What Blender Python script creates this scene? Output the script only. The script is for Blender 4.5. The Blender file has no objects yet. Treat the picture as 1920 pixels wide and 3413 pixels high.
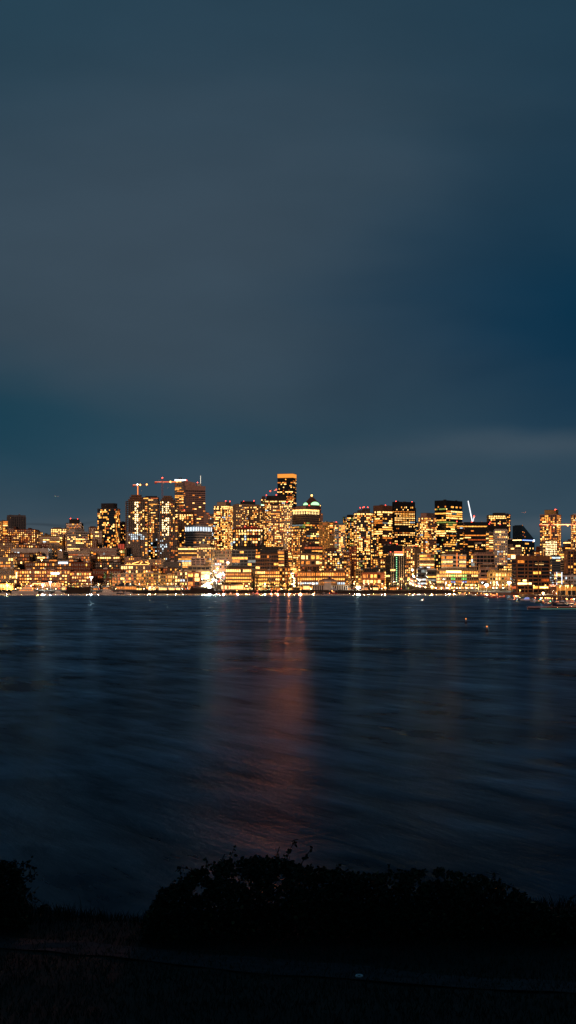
import bpy, math, random
from mathutils import Vector, noise as mnoise
random.seed(7)
sc = bpy.context.scene
COL = sc.collection
F = 5100.0; HZ = 1948.0; CXP = 960.0; CAMZ = 12.0
def wx(px, D): return (px - CXP) / F * D
def wz(py, D): return CAMZ + (HZ - py) / F * D
def sm(t): t = max(0.0, min(1.0, t)); return t*t*(3-2*t)
def lerp(a, b, t): return a + (b-a)*t
def interp(tab, x):
    if x <= tab[0][0]: return tab[0][1]
    for (a, va), (b, vb) in zip(tab, tab[1:]):
        if x <= b: return va + (vb-va)*(x-a)/(b-a)
    return tab[-1][1]

# ------------------------------------------------------------------ materials
MATS = {}
def wallmat(name, col, rough=0.8, var=0.25, scale=0.15, metal=0.0, spec=0.3):
    if name in MATS: return MATS[name]
    m = bpy.data.materials.new(name); m.use_nodes = True
    nt = m.node_tree; p = nt.nodes['Principled BSDF']
    tc = nt.nodes.new('ShaderNodeTexCoord'); n = nt.nodes.new('ShaderNodeTexNoise')
    n.inputs['Scale'].default_value = scale; n.inputs['Detail'].default_value = 4
    nt.links.new(tc.outputs['Object'], n.inputs['Vector'])
    r = nt.nodes.new('ShaderNodeMapRange'); r.inputs[1].default_value = .3; r.inputs[2].default_value = .7
    r.inputs[3].default_value = 1-var; r.inputs[4].default_value = 1+var*.6
    nt.links.new(n.outputs[0], r.inputs[0])
    mx = nt.nodes.new('ShaderNodeMix'); mx.data_type = 'RGBA'; mx.blend_type = 'MULTIPLY'; mx.inputs[0].default_value = 1
    mx.inputs[6].default_value = (*col, 1); nt.links.new(r.outputs[0], mx.inputs[7])
    nt.links.new(mx.outputs[2], p.inputs['Base Color'])
    p.inputs['Roughness'].default_value = rough; p.inputs['Metallic'].default_value = metal
    p.inputs['Specular IOR Level'].default_value = spec
    MATS[name] = m; return m
def emat(name, col, s):
    m = bpy.data.materials.new(name); m.use_nodes = True
    p = m.node_tree.nodes['Principled BSDF']
    p.inputs['Base Color'].default_value = (.05, .05, .05, 1); p.inputs['Roughness'].default_value = .4
    p.inputs['Emission Color'].default_value = (*col, 1); p.inputs['Emission Strength'].default_value = s
    m.cycles.emission_sampling = 'NONE'
    MATS[name] = m; return m
W = {}
# lit interior colours: each varies a little inside the pane (ceiling lamps, blinds)
def litmat(name, col, s):
    m = emat(name, col, s); nt = m.node_tree; p = nt.nodes['Principled BSDF']
    tc = nt.nodes.new('ShaderNodeTexCoord'); n = nt.nodes.new('ShaderNodeTexNoise')
    g = nt.nodes.new('ShaderNodeNewGeometry')
    n.inputs['Scale'].default_value = .35; n.inputs['Detail'].default_value = 2
    nt.links.new(g.outputs['Position'], n.inputs['Vector'])
    r = nt.nodes.new('ShaderNodeMapRange'); r.inputs[1].default_value = .35; r.inputs[2].default_value = .65
    r.inputs[3].default_value = s*.45; r.inputs[4].default_value = s*1.5
    nt.links.new(n.outputs[0], r.inputs[0]); nt.links.new(r.outputs[0], p.inputs['Emission Strength'])
    W[name] = m
litmat('lit_white', (1.0, .53, .15), 3.4)
litmat('lit_glare', (1.0, .66, .30), 4.6)
litmat('lit_yellow', (1.0, .39, .06), 2.1)
litmat('lit_amber', (1.0, .27, .028), 1.15)
litmat('lit_orange', (1.0, .15, .012), .5)
litmat('lit_cool', (.72, .9, 1.0), 1.3)
litmat('lit_pale', (.55, .78, .8), .3)
litmat('lit_green', (.6, .8, .16), .5)
litmat('lit_leaf', (.10, 1.0, .18), 1.6)
litmat('lit_blue', (.22, .38, 1.0), 1.6)
litmat('lit_red', (1.0, .05, .03), 2.2)
PAL = {
 'hot':  [('lit_white', .42), ('lit_yellow', .33), ('lit_amber', .16), ('lit_cool', .035), ('lit_orange', .075)],
 'warm': [('lit_white', .22), ('lit_yellow', .38), ('lit_amber', .28), ('lit_orange', .12)],
 'amber':[('lit_white', .06), ('lit_yellow', .24), ('lit_amber', .42), ('lit_orange', .28)],
 'mix':  [('lit_white', .2), ('lit_yellow', .3), ('lit_amber', .18), ('lit_orange', .1), ('lit_cool', .12), ('lit_pale', .1)],
 'olive':[('lit_white', .22), ('lit_yellow', .42), ('lit_amber', .16), ('lit_green', .12), ('lit_pale', .08)],
 'cool': [('lit_cool', .4), ('lit_pale', .3), ('lit_yellow', .2), ('lit_white', .1)],
}
def pick(pal):
    r = random.random(); a = 0
    for k, w in PAL[pal]:
        a += w
        if r <= a: return k
    return PAL[pal][-1][0]
WALL = dict(
 concrete=((.30, .27, .24), .85), beige=((.46, .36, .26), .8), pink=((.46, .30, .25), .8), brick=((.26, .085, .045), .85),
 brown=((.20, .10, .06), .8), dark=((.035, .035, .04), .75), black=((.012, .014, .018), .75), white=((.68, .66, .62), .7),
 grey=((.16, .16, .17), .7), ochre=((.50, .33, .12), .8), tan=((.36, .25, .16), .8), slate=((.07, .08, .095), .5), red=((.42, .05, .03), .6))
WM = {k: wallmat('facade_'+k, c, r) for k, (c, r) in WALL.items()}
def glassmat(name, col, rough):
    m = wallmat(name, col, rough, var=.3, scale=.06, spec=.6); return m
GLASS = glassmat('dark_glazing', (.010, .014, .020), .12)
GLASSB = glassmat('blue_glazing', (.012, .026, .045), .10)
ROOF = wallmat('roofing_felt', (.06, .055, .05), .9)
METAL = wallmat('galvanised_metal', (.35, .35, .36), .45, metal=.6)
PAINTW = wallmat('white_boat_paint', (.72, .72, .72), .3, var=.1)
PAINTN = wallmat('navy_boat_paint', (.02, .03, .06), .3, var=.1)
PAINTR = wallmat('red_boat_paint', (.35, .04, .03), .4, var=.1)
PAINTG = wallmat('green_boat_paint', (.03, .16, .08), .4, var=.1)
WOOD = wallmat('weathered_wood', (.16, .09, .05), .8)
CRANER = wallmat('red_crane_paint', (.55, .10, .02), .5, var=.15)
CRANEW = wallmat('white_crane_paint', (.75, .75, .75), .5, var=.1)
RUBBER = wallmat('black_rubber', (.02, .02, .02), .8)
BEAC = emat('beacon_red', (1.0, .06, .03), 9.0)
LAMPO = emat('lamp_sodium', (1.0, .38, .07), 10.0)
LAMPW = emat('lamp_white', (.95, 1.0, .9), 28.0)
LAMPC = emat('lamp_crane', (1.0, .40, .08), 6.0)
LAMPG = emat('lamp_green', (.10, 1.0, .38), 12.0)
LAMPR = emat('lamp_red', (1.0, .10, .03), 7.0)
STRIPO = emat('strip_orange', (1.0, .34, .04), 1.05)
STRIPH = emat('strip_warm_white', (1.0, .66, .26), 4.5)
STRIPC = emat('strip_cool_white', (.75, .88, 1.0), 3.2)
STRIPB = emat('strip_blue', (.25, .4, 1.0), 2.6)
STRIPG = emat('strip_green', (.25, 1.0, .45), 1.5)
STRIPR = emat('strip_red', (1.0, .14, .06), 3.0)
HEAD = emat('headlight_glass', (1.0, .66, .32), 62.0)
TAIL = emat('taillight_glass', (1.0, .06, .02), 20.0)
LETTER = wallmat('sign_letter_brass', (.5, .30, .10), .5)

# ------------------------------------------------------------------ mesh helpers
class MB:
    def __init__(s): s.v = []; s.f = []; s.m = []; s.mats = []
    def mi(s, mat):
        if mat not in s.mats: s.mats.append(mat)
        return s.mats.index(mat)
    def box(s, x0, y0, z0, x1, y1, z1, mat, nobottom=False):
        b = len(s.v); k = s.mi(mat)
        s.v += [(x0,y0,z0),(x1,y0,z0),(x1,y1,z0),(x0,y1,z0),(x0,y0,z1),(x1,y0,z1),(x1,y1,z1),(x0,y1,z1)]
        fs = [(0,1,5,4),(1,2,6,5),(2,3,7,6),(3,0,4,7),(4,5,6,7)]
        if not nobottom: fs.append((3,2,1,0))
        for q in fs: s.f.append(tuple(b+i for i in q)); s.m.append(k)
    def quad(s, p, mat):
        b = len(s.v); s.v += [tuple(q) for q in p]; s.f.append(tuple(range(b, b+len(p)))); s.m.append(s.mi(mat))
    def prism(s, pts, y0, y1, mat, axis='y'):
        """extrude an outline (list of (a,z)) along an axis"""
        b = len(s.v); n = len(pts); k = s.mi(mat)
        for yy in (y0, y1):
            for a, z in pts: s.v.append((a, yy, z) if axis == 'y' else (yy, a, z))
        s.f.append(tuple(range(b, b+n))); s.f.append(tuple(reversed(range(b+n, b+2*n)))); s.m += [k, k]
        for i in range(n):
            j = (i+1) % n; s.f.append((b+j, b+i, b+n+i, b+n+j)); s.m.append(k)
    def vprism(s, pts, z0, z1, mat, top=None, c=None):
        """vertical prism from plan points; top scales about c"""
        b = len(s.v); n = len(pts); k = s.mi(mat)
        for x, y in pts: s.v.append((x, y, z0))
        for x, y in pts:
            if top is not None: x = c[0]+(x-c[0])*top; y = c[1]+(y-c[1])*top
            s.v.append((x, y, z1))
        s.f.append(tuple(reversed(range(b, b+n)))); s.f.append(tuple(range(b+n, b+2*n))); s.m += [k, k]
        for i in range(n):
            j = (i+1) % n; s.f.append((b+i, b+j, b+n+j, b+n+i)); s.m.append(k)
    def tube(s, p, q, r0, r1, mat, n=6):
        p = Vector(p); q = Vector(q); d = (q-p)
        if d.length < 1e-6: return
        d.normalize(); u = d.orthogonal().normalized(); w = d.cross(u)
        b = len(s.v); k = s.mi(mat)
        for c, r in ((p, r0), (q, r1)):
            for i in range(n):
                a = 2*math.pi*i/n; t = c+u*(math.cos(a)*r)+w*(math.sin(a)*r); s.v.append(tuple(t))
        for i in range(n):
            j = (i+1) % n; s.f.append((b+i, b+j, b+n+j, b+n+i)); s.m.append(k)
        s.f.append(tuple(reversed(range(b, b+n)))); s.f.append(tuple(range(b+n, b+2*n))); s.m += [k, k]
    def ball(s, c, r, mat, n=8, m=5, sz=1.0):
        b = len(s.v); k = s.mi(mat)
        for j in range(m+1):
            t = math.pi*j/m
            for i in range(n):
                a = 2*math.pi*i/n
                s.v.append((c[0]+r*math.sin(t)*math.cos(a), c[1]+r*math.sin(t)*math.sin(a), c[2]+r*math.cos(t)*sz))
        for j in range(m):
            for i in range(n):
                i2 = (i+1) % n; s.f.append((b+j*n+i, b+(j+1)*n+i, b+(j+1)*n+i2, b+j*n+i2)); s.m.append(k)
    def mesh(s, name):
        me = bpy.data.meshes.new(name); me.from_pydata(s.v, [], s.f)
        for m in s.mats: me.materials.append(m)
        me.polygons.foreach_set('material_index', s.m); me.update(); return me
    def build(s, name, parent=None, loc=None, smooth=False):
        me = s.mesh(name); o = bpy.data.objects.new(name, me); COL.objects.link(o)
        if smooth: me.polygons.foreach_set('use_smooth', [True]*len(me.polygons))
        if parent: o.parent = parent
        if loc: o.location = loc
        return o
def thing(name, label, cat, loc=(0,0,0), rz=0, group=None):
    o = bpy.data.objects.new(name, None); COL.objects.link(o); o.location = loc; o.rotation_euler = (0,0,rz)
    o.empty_display_size = 1; o['label'] = label; o['category'] = cat
    if group: o['group'] = group
    return o
def tag(o, label, cat, group=None):
    o['label'] = label; o['category'] = cat
    if group: o['group'] = group
    return o
def structure(o): o['kind'] = 'structure'; return o
def inst(name, me, parent=None, loc=(0,0,0), rot=(0,0,0), scale=(1,1,1)):
    o = bpy.data.objects.new(name, me); COL.objects.link(o); o.parent = parent
    o.location = loc; o.rotation_euler = rot; o.scale = scale; return o
def point(parent, loc, power, col, radius=.5, name='lamp_light'):
    l = bpy.data.lights.new(name, 'POINT'); l.energy = power; l.color = col; l.shadow_soft_size = radius
    o = bpy.data.objects.new(name, l); COL.objects.link(o); o.parent = parent; o.location = loc; return o
def copy_tree(root, loc, rz, label=None, group=None, scale=None):
    r = root.copy(); COL.objects.link(r); r.location = loc; r.rotation_euler = (0,0,rz)
    if label: r['label'] = label
    if group: r['group'] = group
    if scale: r.scale = (scale,)*3
    for ch in KIDS[root.name]:
        c = ch.copy(); COL.objects.link(c); c.parent = r
        for g in KIDS.get(ch.name, []):
            d = g.copy(); COL.objects.link(d); d.parent = c
    return r
KIDS = {}
def reg(root):
    allo = [o for o in bpy.data.objects if o.parent == root]; KIDS[root.name] = allo
    for a in allo: KIDS[a.name] = [o for o in bpy.data.objects if o.parent == a]

# ------------------------------------------------------------------ terrain
EDGE = [(-1500, 2040), (1500, 2040), (1600, 1900), (1700, 1640), (1780, 1420), (1850, 1200), (1950, 1060), (2100, 950), (3400, 600)]
def ground(px, D):
    e = interp(EDGE, px); t = D - e
    base = 4.6 if px < 1480 else lerp(4.6, 2.2, sm((px-1480)/120))
    if t < 14: return lerp(-2.0, base, sm((t+2)/12.0))
    z = base + .004*max(0, t-14)
    t2 = D-2250
    if t2 > 0: z += .022*min(t2, 2600)
    z += 42*sm((430-px)/330.0)*sm((D-2230)/420.0)
    z += 10*sm((240-px)/400.0)*sm((D-2600)/700.0)
    return z
GROUNDM = wallmat('city_ground', (.06, .055, .045), .9, var=.5, scale=.02)
def make_land():
    pxs = [-1500, -1000, -600, -300] + list(range(-150, 2200, 25)) + [2300, 2600, 3000, 3400]
    ts = [-3, 0, 3, 6, 9, 12, 20, 60, 120, 200, 300, 400, 550, 700, 900, 1200, 1600, 2100, 2700, 3500, 4600, 6000, 9000]
    v = []; f = []
    for px in pxs:
        e = interp(EDGE, px)
        for t in ts: v.append((wx(px, e+t), e+t, ground(px, e+t)))
    n = len(ts)
    for i in range(len(pxs)-1):
        for j in range(n-1): f.append((i*n+j, (i+1)*n+j, (i+1)*n+j+1, i*n+j+1))
    me = bpy.data.meshes.new('city_land'); me.from_pydata(v, [], f); me.materials.append(GROUNDM)
    o = bpy.data.objects.new('city_land', me); COL.objects.link(o); structure(o)
make_land()

# ------------------------------------------------------------------ buildings
PANE = {}
def pane(matname):
    if matname not in PANE:
        me = bpy.data.meshes.new('window_pane'); me.from_pydata([(0,0,0),(1,0,0),(1,0,1),(0,0,1)], [], [(0,1,2,3)])
        me.materials.append(W[matname]); PANE[matname] = me
    return PANE[matname]
bm_ = MB(); bm_.ball((0,0,0), 1.0, BEAC, 8, 5); BEACME = bm_.mesh('beacon')
STY = dict(  # spandrel, pier fraction, bay width, pier proud, spandrel proud
 punched=(.52, .50, 3.4, .30, .30), grid=(.42, .30, 3.5, .35, .30), ribbon=(.55, .08, 6.0, .30, .40),
 glass=(.40, .12, 3.4, .22, .18), fins=(.32, .36, 4.4, .9, .2), balcony=(.38, .22, 3.7, .25, 1.3), wide=(.42, .2, 8.0, .4, .35))
LBL = []
def B(label, x0, x1, yt, D, sty='grid', wall='concrete', lit=.4, pal='warm', mode='res', split=None, alpha=None, s=3.35,
      mech=None, beac=(), yw=None, name='office_building', cat='building', glass=None, depth=None, bay=None, top_lit=0,
      mechwall=None, sgrad=0.0, cols=None, yb=None, crown=None, cap=100, sp=None, parent=None, zb=None):
    """One building: px extents on the picture at distance D give its real size and place."""
    Wd = (x1-x0)/F*D
    if split is None:
        beta = 0.0; LB = Wd; LA = depth or max(14, min(42, Wd*.8)); ox = wx(x0, D)
    else:
        a = math.radians(alpha if alpha else (22 if (split-x0) > (x1-split) else 68))
        beta = math.pi/2-a
        LA = (split-x0)/F*D/math.cos(a); LB = (x1-split)/F*D/math.cos(beta); ox = wx(split, D)
    pxc = (x0+x1)/2
    if zb is None: zb = ground(pxc, D)-1.0 if yb is None else wz(yb, D)
    H = wz(yt, D)-zb
    root = thing(name, label, cat, (ox, D, zb), beta); LBL.append((label, x0, x1, yt, D, root))
    spf, prf, bw, ppr, spr = STY[sty]
    if sp is not None: spf = sp
    if bay: bw = bay
    gm = glass or GLASS; wm = WM[wall]
    g = MB(); g.box(.02, .02, 0, LB-.02, LA-.02, H-.35, gm); g.build('glazing', root)
    wl = MB()
    zw = H - (0.8 if yw is None else (yw-yt)/F*D)
    nf = max(1, int(zw/s)); 
    faces = ['B']
    if split is not None or x0 > 1010: faces.append('A')
    if split is None and x1 < 910: faces.append('C')
    # parapet and blank top
    wl.box(-spr-.04, -spr-.04, zw, LB+spr+.04, LA+.3, H, wm)
    cells = []
    for fc in faces:
        L = LB if fc == 'B' else LA
        nb = max(1, int(round(L/bw))); b = L/nb
        for i in range(nf):
            zt = zw - i*s; z1 = zt; z0 = zt-spf*s if i else zt-.3*s
            if i and sty != 'fins' or i == 0 or spf > 0:
                if fc == 'B': wl.box(-spr, -spr, z0, LB+spr, 0, z1-.01, wm)
                elif fc == 'A': wl.box(-spr, 0, z0, 0, LA, z1-.01, wm)
                else: wl.box(LB, 0, z0, LB+spr, LA, z1-.01, wm)
        zlow = zw-nf*s
        if zlow > .2:
            if fc == 'B': wl.box(-spr, -spr, 0, LB+spr, 0, zlow, wm)
            elif fc == 'A': wl.box(-spr, 0, 0, 0, LA, zlow, wm)
            else: wl.box(LB, 0, 0, LB+spr, LA, zlow, wm)
        pw = max(.18, prf*b)
        for j in range(nb+1):
            c = j*b; a0 = max(0, c-pw/2); a1 = min(L, c+pw/2); e = ppr+.03
            if sty in ('ribbon', 'balcony'): e = .14 if sty == 'ribbon' else .22
            if fc == 'B': wl.box(a0 if j else -e, -e, 0, a1 if j < nb else LB+e, 0, zw-.02, wm)
            elif fc == 'A': wl.box(-e, a0, 0, 0, a1, zw-.02, wm)
            else: wl.box(LB, a0, 0, LB+e, a1, zw-.02, wm)
        # lit windows
        vis = 1.0
        colw = [random.uniform(.45, 1.6) for _ in range(nb)]
        for i in range(nf):
            zt = zw-i*s-spf*s if i else zw-.3*s; z0 = zw-(i+1)*s+.02
            if i < top_lit: pf = .97
            elif mode == 'off':
                r = random.random(); pf = min(.97, lit*1.9) if r < .30 or lit > .9 else (lit*.75 if r < .68 else lit*.12)
            else: pf = lit*1.08*random.uniform(.5, 1.35)
            pf += sgrad*(i/nf-.5)
            pcol = pick(pal); run = None; j = 0
            while j < nb:
                q = pf*(colw[j] if mode == 'res' else 1)
                if cols: q *= cols(fc, (j+.5)/nb, i/nf)
                if random.random() < min(q, .98):
                    k = j+1
                    lim = (10 if lit > .8 else 5) if mode == 'off' else 2
                    while k < nb and k-j < lim and random.random() < (min(pf*1.05, .93) if mode == 'off' else .3) and not (cols and cols(fc, (k+.5)/nb, i/nf) <= 0): k += 1
                    if mode == 'res' or random.random() < .25: pc = pick(pal)
                    else: pc = pcol
                    if i < top_lit: pc = 'lit_white' if pal != 'cool' else 'lit_cool'
                    a0 = j*b+(pw*.5); a1 = k*b-(pw*.5)
                    if mode == 'res' and random.random() < .5: 
                        a1 = a0+(a1-a0)*random.uniform(.45, .9)
                    if a1-a0 > .3: cells.append(((a1-a0)*(zt-z0), fc, a0, a1, z0, zt, pc))
                    j = k
                else: j += 1
    cells.sort(key=lambda c: -c[0])
    ins = .07
    for c in cells[:cap]:
        _, fc, a0, a1, z0, z1, pc = c
        if fc == 'B': inst('window', pane(pc), root, (a0, -ins, z0), (0,0,0), (a1-a0, 1, z1-z0))
        elif fc == 'A': inst('window', pane(pc), root, (-ins, a1, z0), (0,0,-math.pi/2), (a1-a0, 1, z1-z0))
        else: inst('window', pane(pc), root, (LB+ins, a0, z0), (0,0,math.pi/2), (a1-a0, 1, z1-z0))
    if len(cells) > cap:
        rest = MB()
        for _, fc, a0, a1, z0, z1, pc in cells[cap:]:
            m = W[pc]
            if fc == 'B': rest.quad([(a0,-ins,z0),(a1,-ins,z0),(a1,-ins,z1),(a0,-ins,z1)], m)
            elif fc == 'A': rest.quad([(-ins,a1,z0),(-ins,a0,z0),(-ins,a0,z1),(-ins,a1,z1)], m)
            else: rest.quad([(LB+ins,a0,z0),(LB+ins,a1,z0),(LB+ins,a1,z1),(LB+ins,a0,z1)], m)
        o = rest.build('lit_windows', root); o['kind'] = 'stuff'
    wl.build('wall', root)
    # rooftop plant
    rf = MB(); rf.box(.3, .3, H-.3, LB-.3, LA-.1, H+.02, ROOF)
    if LB > 8:
        for _ in range(random.randint(2, 5)):
            w = random.uniform(1.5, min(6, LB*.3)); dd = random.uniform(1.5, 4); xx = random.uniform(.6, LB-w-.6); yy = random.uniform(1, max(1.2, LA-dd-1))
            rf.box(xx, yy, H+.02, xx+w, yy+dd, H+random.uniform(.8, 2.2), ROOF if random.random() < .5 else METAL)
    rf.build('roof', root)
    def loc(px): # px -> local x on the front face plane / general
        return (px-x0)/(x1-x0)*LB
    if mech:
        for q, (mx0, mx1, my) in enumerate(mech):
            mm = WM[mechwall or wall]; hh = wz(my, D)-zb
            b2 = MB(); a0 = loc(mx0); a1 = loc(mx1); y0 = LA*.12; y1 = LA*.8
            b2.box(a0, y0, H, a1, y1, hh, mm); b2.box(a0-.15, y0-.15, hh-.5, a1+.15, y1+.15, hh+.05, ROOF)
            n = max(2, int((a1-a0)/3))
            for i in range(n): b2.box(a0+(i+.2)*(a1-a0)/n, y0-.12, H+.5, a0+(i+.7)*(a1-a0)/n, y0, hh-.9, ROOF)
            b2.build('roof_plant', root)
    for bx, by in beac:
        r = max(.55, .00030*D)
        inst('beacon', BEACME, root, (loc(bx), LA*.15+.6, wz(by, D)-zb), (0,0,0), (r, r, r))
        pl = MB(); pl.tube((loc(bx), LA*.15+.6, H-.5), (loc(bx), LA*.15+.6, wz(by, D)-zb), .12, .12, METAL, 5); pl.build('beacon_pole', root)
    if crown:
        cm, cy0, cy1 = crown; c = MB(); z1 = wz(cy0, D)-zb; z0 = wz(cy1, D)-zb; e = spr+.12
        c.box(-e, -e, z0, LB+e, -e+.1, z1, cm)
        if 'A' in faces: c.box(-e, -e+.1, z0, -e+.1, LA, z1, cm)
        c.build('lit_crown', root)
    root['_LB'] = LB; root['_LA'] = LA; root['_H'] = H
    return root
def lx(root, px, x0, x1): return (px-x0)/(x1-x0)*root['_LB']
def strip(root, D, x0, x1, bx0, bx1, y0, y1, mat, name='light_strip', e=.55, xo=0):
    """a lit band fixed on the front of a building, in the building's own frame"""
    z0 = wz(y1, D)-root.location.z; z1 = wz(y0, D)-root.location.z
    m = MB(); m.box(lx(root, x0, bx0, bx1), -e-.15, z0, lx(root, x1, bx0, bx1), -e, z1, mat); return m.build(name, root)
# ---- left quarter
B('dark ribbed hospital tower with flared top, leftmost on the skyline', 19, 80, 1716, 3300, 'fins', 'grey', .03, 'amber', split=37, alpha=55, name='hospital_tower', yw=1722)
B('beige tower with one column of lit windows at the left picture edge', -30, 26, 1735, 3100, 'wide', 'tan', .55, 'warm', split=8, alpha=70, cols=lambda f,u,v: 1.6 if (f=='B' and .35<u<.65) or f=='A' else .1, name='apartment_tower')
B('wide red brick apartment block with hundreds of amber windows on the left hill', 26, 118, 1764, 2900, 'punched', 'brick', .55, 'warm', mech=[(44,52,1755),(92,98,1759)], name='apartment_block')
B('low orange lit flats below the beige tower at the left edge', -20, 30, 1786, 2800, 'punched', 'brick', .42, 'amber', name='apartment_block')
B('narrow brown slab block between the red brick apartments and the yellow office', 117, 140, 1772, 2850, 'punched', 'tan', .6, 'warm', split=128, alpha=40, name='apartment_block')
B('yellow glowing office terrace with a small lit turret on its roof', 132, 199, 1787, 2750, 'ribbon', 'ochre', .85, 'hot', mode='off', mech=[(147,152,1777),(152,165,1781)])
B('apartment block with a sloping lit top floor left of the white terraced tower', 170, 222, 1761, 2950, 'grid', 'tan', .5, 'warm', mech=[(176,200,1758)], top_lit=2, name='apartment_block')
B('plain brown block in front of the sloping apartment block', 196, 214, 1782, 2780, 'punched', 'brown', .08, 'amber')
B('dark stepped tower with two red beacons behind the white terraced tower', 220, 272, 1743, 3200, 'glass', 'dark', .22, 'amber', mech=[(230,261,1730)], mechwall='dark', beac=[(234,1728),(258,1730)], name='office_tower')
B('white stepped tower of stacked terrace slabs lit from below', 221, 285, 1771, 2650, 'balcony', 'white', .62, 'hot', mode='off', split=252, alpha=40, sp=.5, mech=[(224,276,1762)], mechwall='white', name='terraced_tower')
B('slim amber lit flats right of the white terraced tower', 284, 298, 1778, 2700, 'punched', 'brown', .7, 'warm', name='apartment_block')
B('pair of low hillside flats with amber windows on the far left slope', -10, 42, 1808, 2600, 'punched', 'tan', .55, 'warm', name='apartment_block')
B('low hillside flats below the wide red brick apartment block', 42, 92, 1814, 2560, 'punched', 'brown', .6, 'amber', name='apartment_block')
B('dark gabled roof row above the long grey roofed hall', 88, 132, 1816, 2520, 'punched', 'brown', .35, 'amber', name='apartment_block')
B('red brick flats with few amber windows beside the peach front', 130, 160, 1812, 2560, 'punched', 'brick', .35, 'amber', name='apartment_block')
B('peach rendered block with small square dark windows', 158, 204, 1817, 2500, 'punched', 'beige', .18, 'warm', split=172, alpha=35, name='apartment_block')
B('long hall with grey roof and white vertical fins on the left slope', 38, 160, 1827, 2420, 'fins', 'white', .12, 'cool', yw=1836, s=6, name='school_hall')
B('blank pinkish cube tower beside a white globe lamp', 193, 209, 1835, 2420, 'wide', 'beige', 0.0, 'warm')
B('long low beige building with two window bands under the white terraced tower', 205, 300, 1835, 2450, 'ribbon', 'beige', .14, 'warm', mode='off')
B('dark brown apartment block with tall scattered lit windows at left', 20, 98, 1843, 2300, 'grid', 'brown', .3, 'warm', s=5, name='apartment_block')
B('white commercial block with glaring ground floor at the left edge', -40, 44, 1856, 2200, 'grid', 'beige', .75, 'hot', s=4.6, sgrad=.3)
B('dark office block with greenish window row behind the fin hall', 98, 150, 1852, 2330, 'ribbon', 'dark', .3, 'olive', mode='off')
B('long dark roofed terrace office left of the white illuminated sign', 150, 258, 1862, 2300, 'ribbon', 'dark', .16, 'warm', mode='off')
B('brown flats with a pale grid of balconies above the brick offices', 256, 300, 1852, 2330, 'grid', 'tan', .3, 'amber', name='apartment_block')
U1 = B('upper terrace of the brick waterfront offices, one amber window band', 85, 238, 1873, 2220, 'grid', 'brown', .4, 'warm', s=4.6, sp=.55)
B('tall dark brick stair block with red lit slots left of the boathouse slope', 238, 300, 1874, 2200, 'punched', 'brick', .3, 'amber', s=4.6)
A17 = B('long brick waterfront office with yellow ribbon windows behind the big yacht', 56, 232, 1899, 2120, 'grid', 'brick', .55, 'warm', s=4.3, sp=.5)
B('brick office wing with greenish windows right of the long brick office', 232, 304, 1905, 2125, 'grid', 'brick', .5, 'olive', s=4.3, sp=.5)
B('small brick wing with pale corner panels at the left shore edge', -30, 56, 1895, 2130, 'grid', 'tan', .6, 'hot', s=6.5, sgrad=.4)
strip(U1, 2220, 195, 226, 85, 238, 1873, 1879, STRIPC, 'lit_sign')
strip(A17, 2120, 170, 198, 56, 232, 1908, 1914, STRIPC, 'lit_sign')
strip(A17, 2120, 53.5, 57, 56, 232, 1907, 1928, STRIPH, 'lit_stair')
# ---- second quarter
B('dark apartment tower with rounded roof left of the black glass tower', 296, 322, 1757, 2900, 'punched', 'brown', .25, 'amber', mech=[(300,316,1754)], name='apartment_tower')
B('brown flats with amber windows in front of the black glass tower', 302, 340, 1768, 2700, 'balcony', 'tan', .3, 'mix', name='apartment_block')
T1 = B('black glass apartment tower with jumbled lit floors left of the cranes', 322, 397, 1694, 2750, 'glass', 'slate', .36, 'warm', bay=2.8, split=386, alpha=20, mech=[(322,386,1677)], mechwall='dark', name='apartment_tower', glass=GLASSB, sp=.2)
B('dark flats with sparse red amber windows between black tower and left building site', 397, 420, 1740, 2900, 'punched', 'brown', .35, 'amber', name='apartment_block')
R1 = B('low block with bright yellow panes beside the left building site', 394, 416, 1831, 2600, 'grid', 'ochre', .9, 'olive', s=5)
B('dark glass tower with rounded top between the two building sites', 478, 527, 1657, 3600, 'ribbon', 'dark', .3, 'warm', mode='off', mech=[(484,522,1653)], mechwall='dark', name='office_tower', glass=GLASSB)
B('slim residential tower with bright amber corner windows between the building sites', 494, 514, 1720, 3200, 'grid', 'brown', .8, 'warm', name='apartment_tower')
B('blue grey glass block with lit lobby between the building sites', 508, 526, 1776, 2900, 'glass', 'slate', .35, 'cool', s=4.5, sgrad=.4, glass=GLASSB)
P1 = B('low podium wrapped in pale horizontal bands under the black glass tower', 268, 388, 1826, 2500, 'balcony', 'pink', .14, 'olive', mode='off', s=5.2)
B('brown block with a glowing amber strip above the dark flats', 318, 400, 1853, 2420, 'grid', 'brown', .4, 'amber', top_lit=1)
B('dark block with golden vertical light stripes left of the dark flats', 280, 318, 1853, 2380, 'fins', 'brown', .25, 'amber', s=5)
B('dark shoreline flats with scattered amber windows above the lamp star', 318, 402, 1872, 2300, 'grid', 'dark', .3, 'amber', name='apartment_block')
B('long low dark red brick hall with paired red windows', 310, 402, 1897, 2200, 'punched', 'brick', .14, 'amber', s=6)
B('pale grey flats with small square windows above the lit roof house', 394, 470, 1857, 2450, 'punched', 'pink', .25, 'warm', name='apartment_block')
B('brown and white flats above the lit roof house', 468, 545, 1864, 2400, 'punched', 'beige', .3, 'amber', name='apartment_block')
H1 = B('pale flats with orange light strings along the roof slopes', 403, 502, 1882, 2230, 'grid', 'pink', .5, 'hot', s=5.5, name='apartment_block')
B('red brown flats right of the house with the lit roof', 500, 525, 1884, 2240, 'punched', 'brick', .4, 'amber', name='apartment_block')
B('dark gabled warehouse with a row of blue grey windows', 545, 604, 1872, 2320, 'grid', 'slate', .3, 'mix', s=5)
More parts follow.
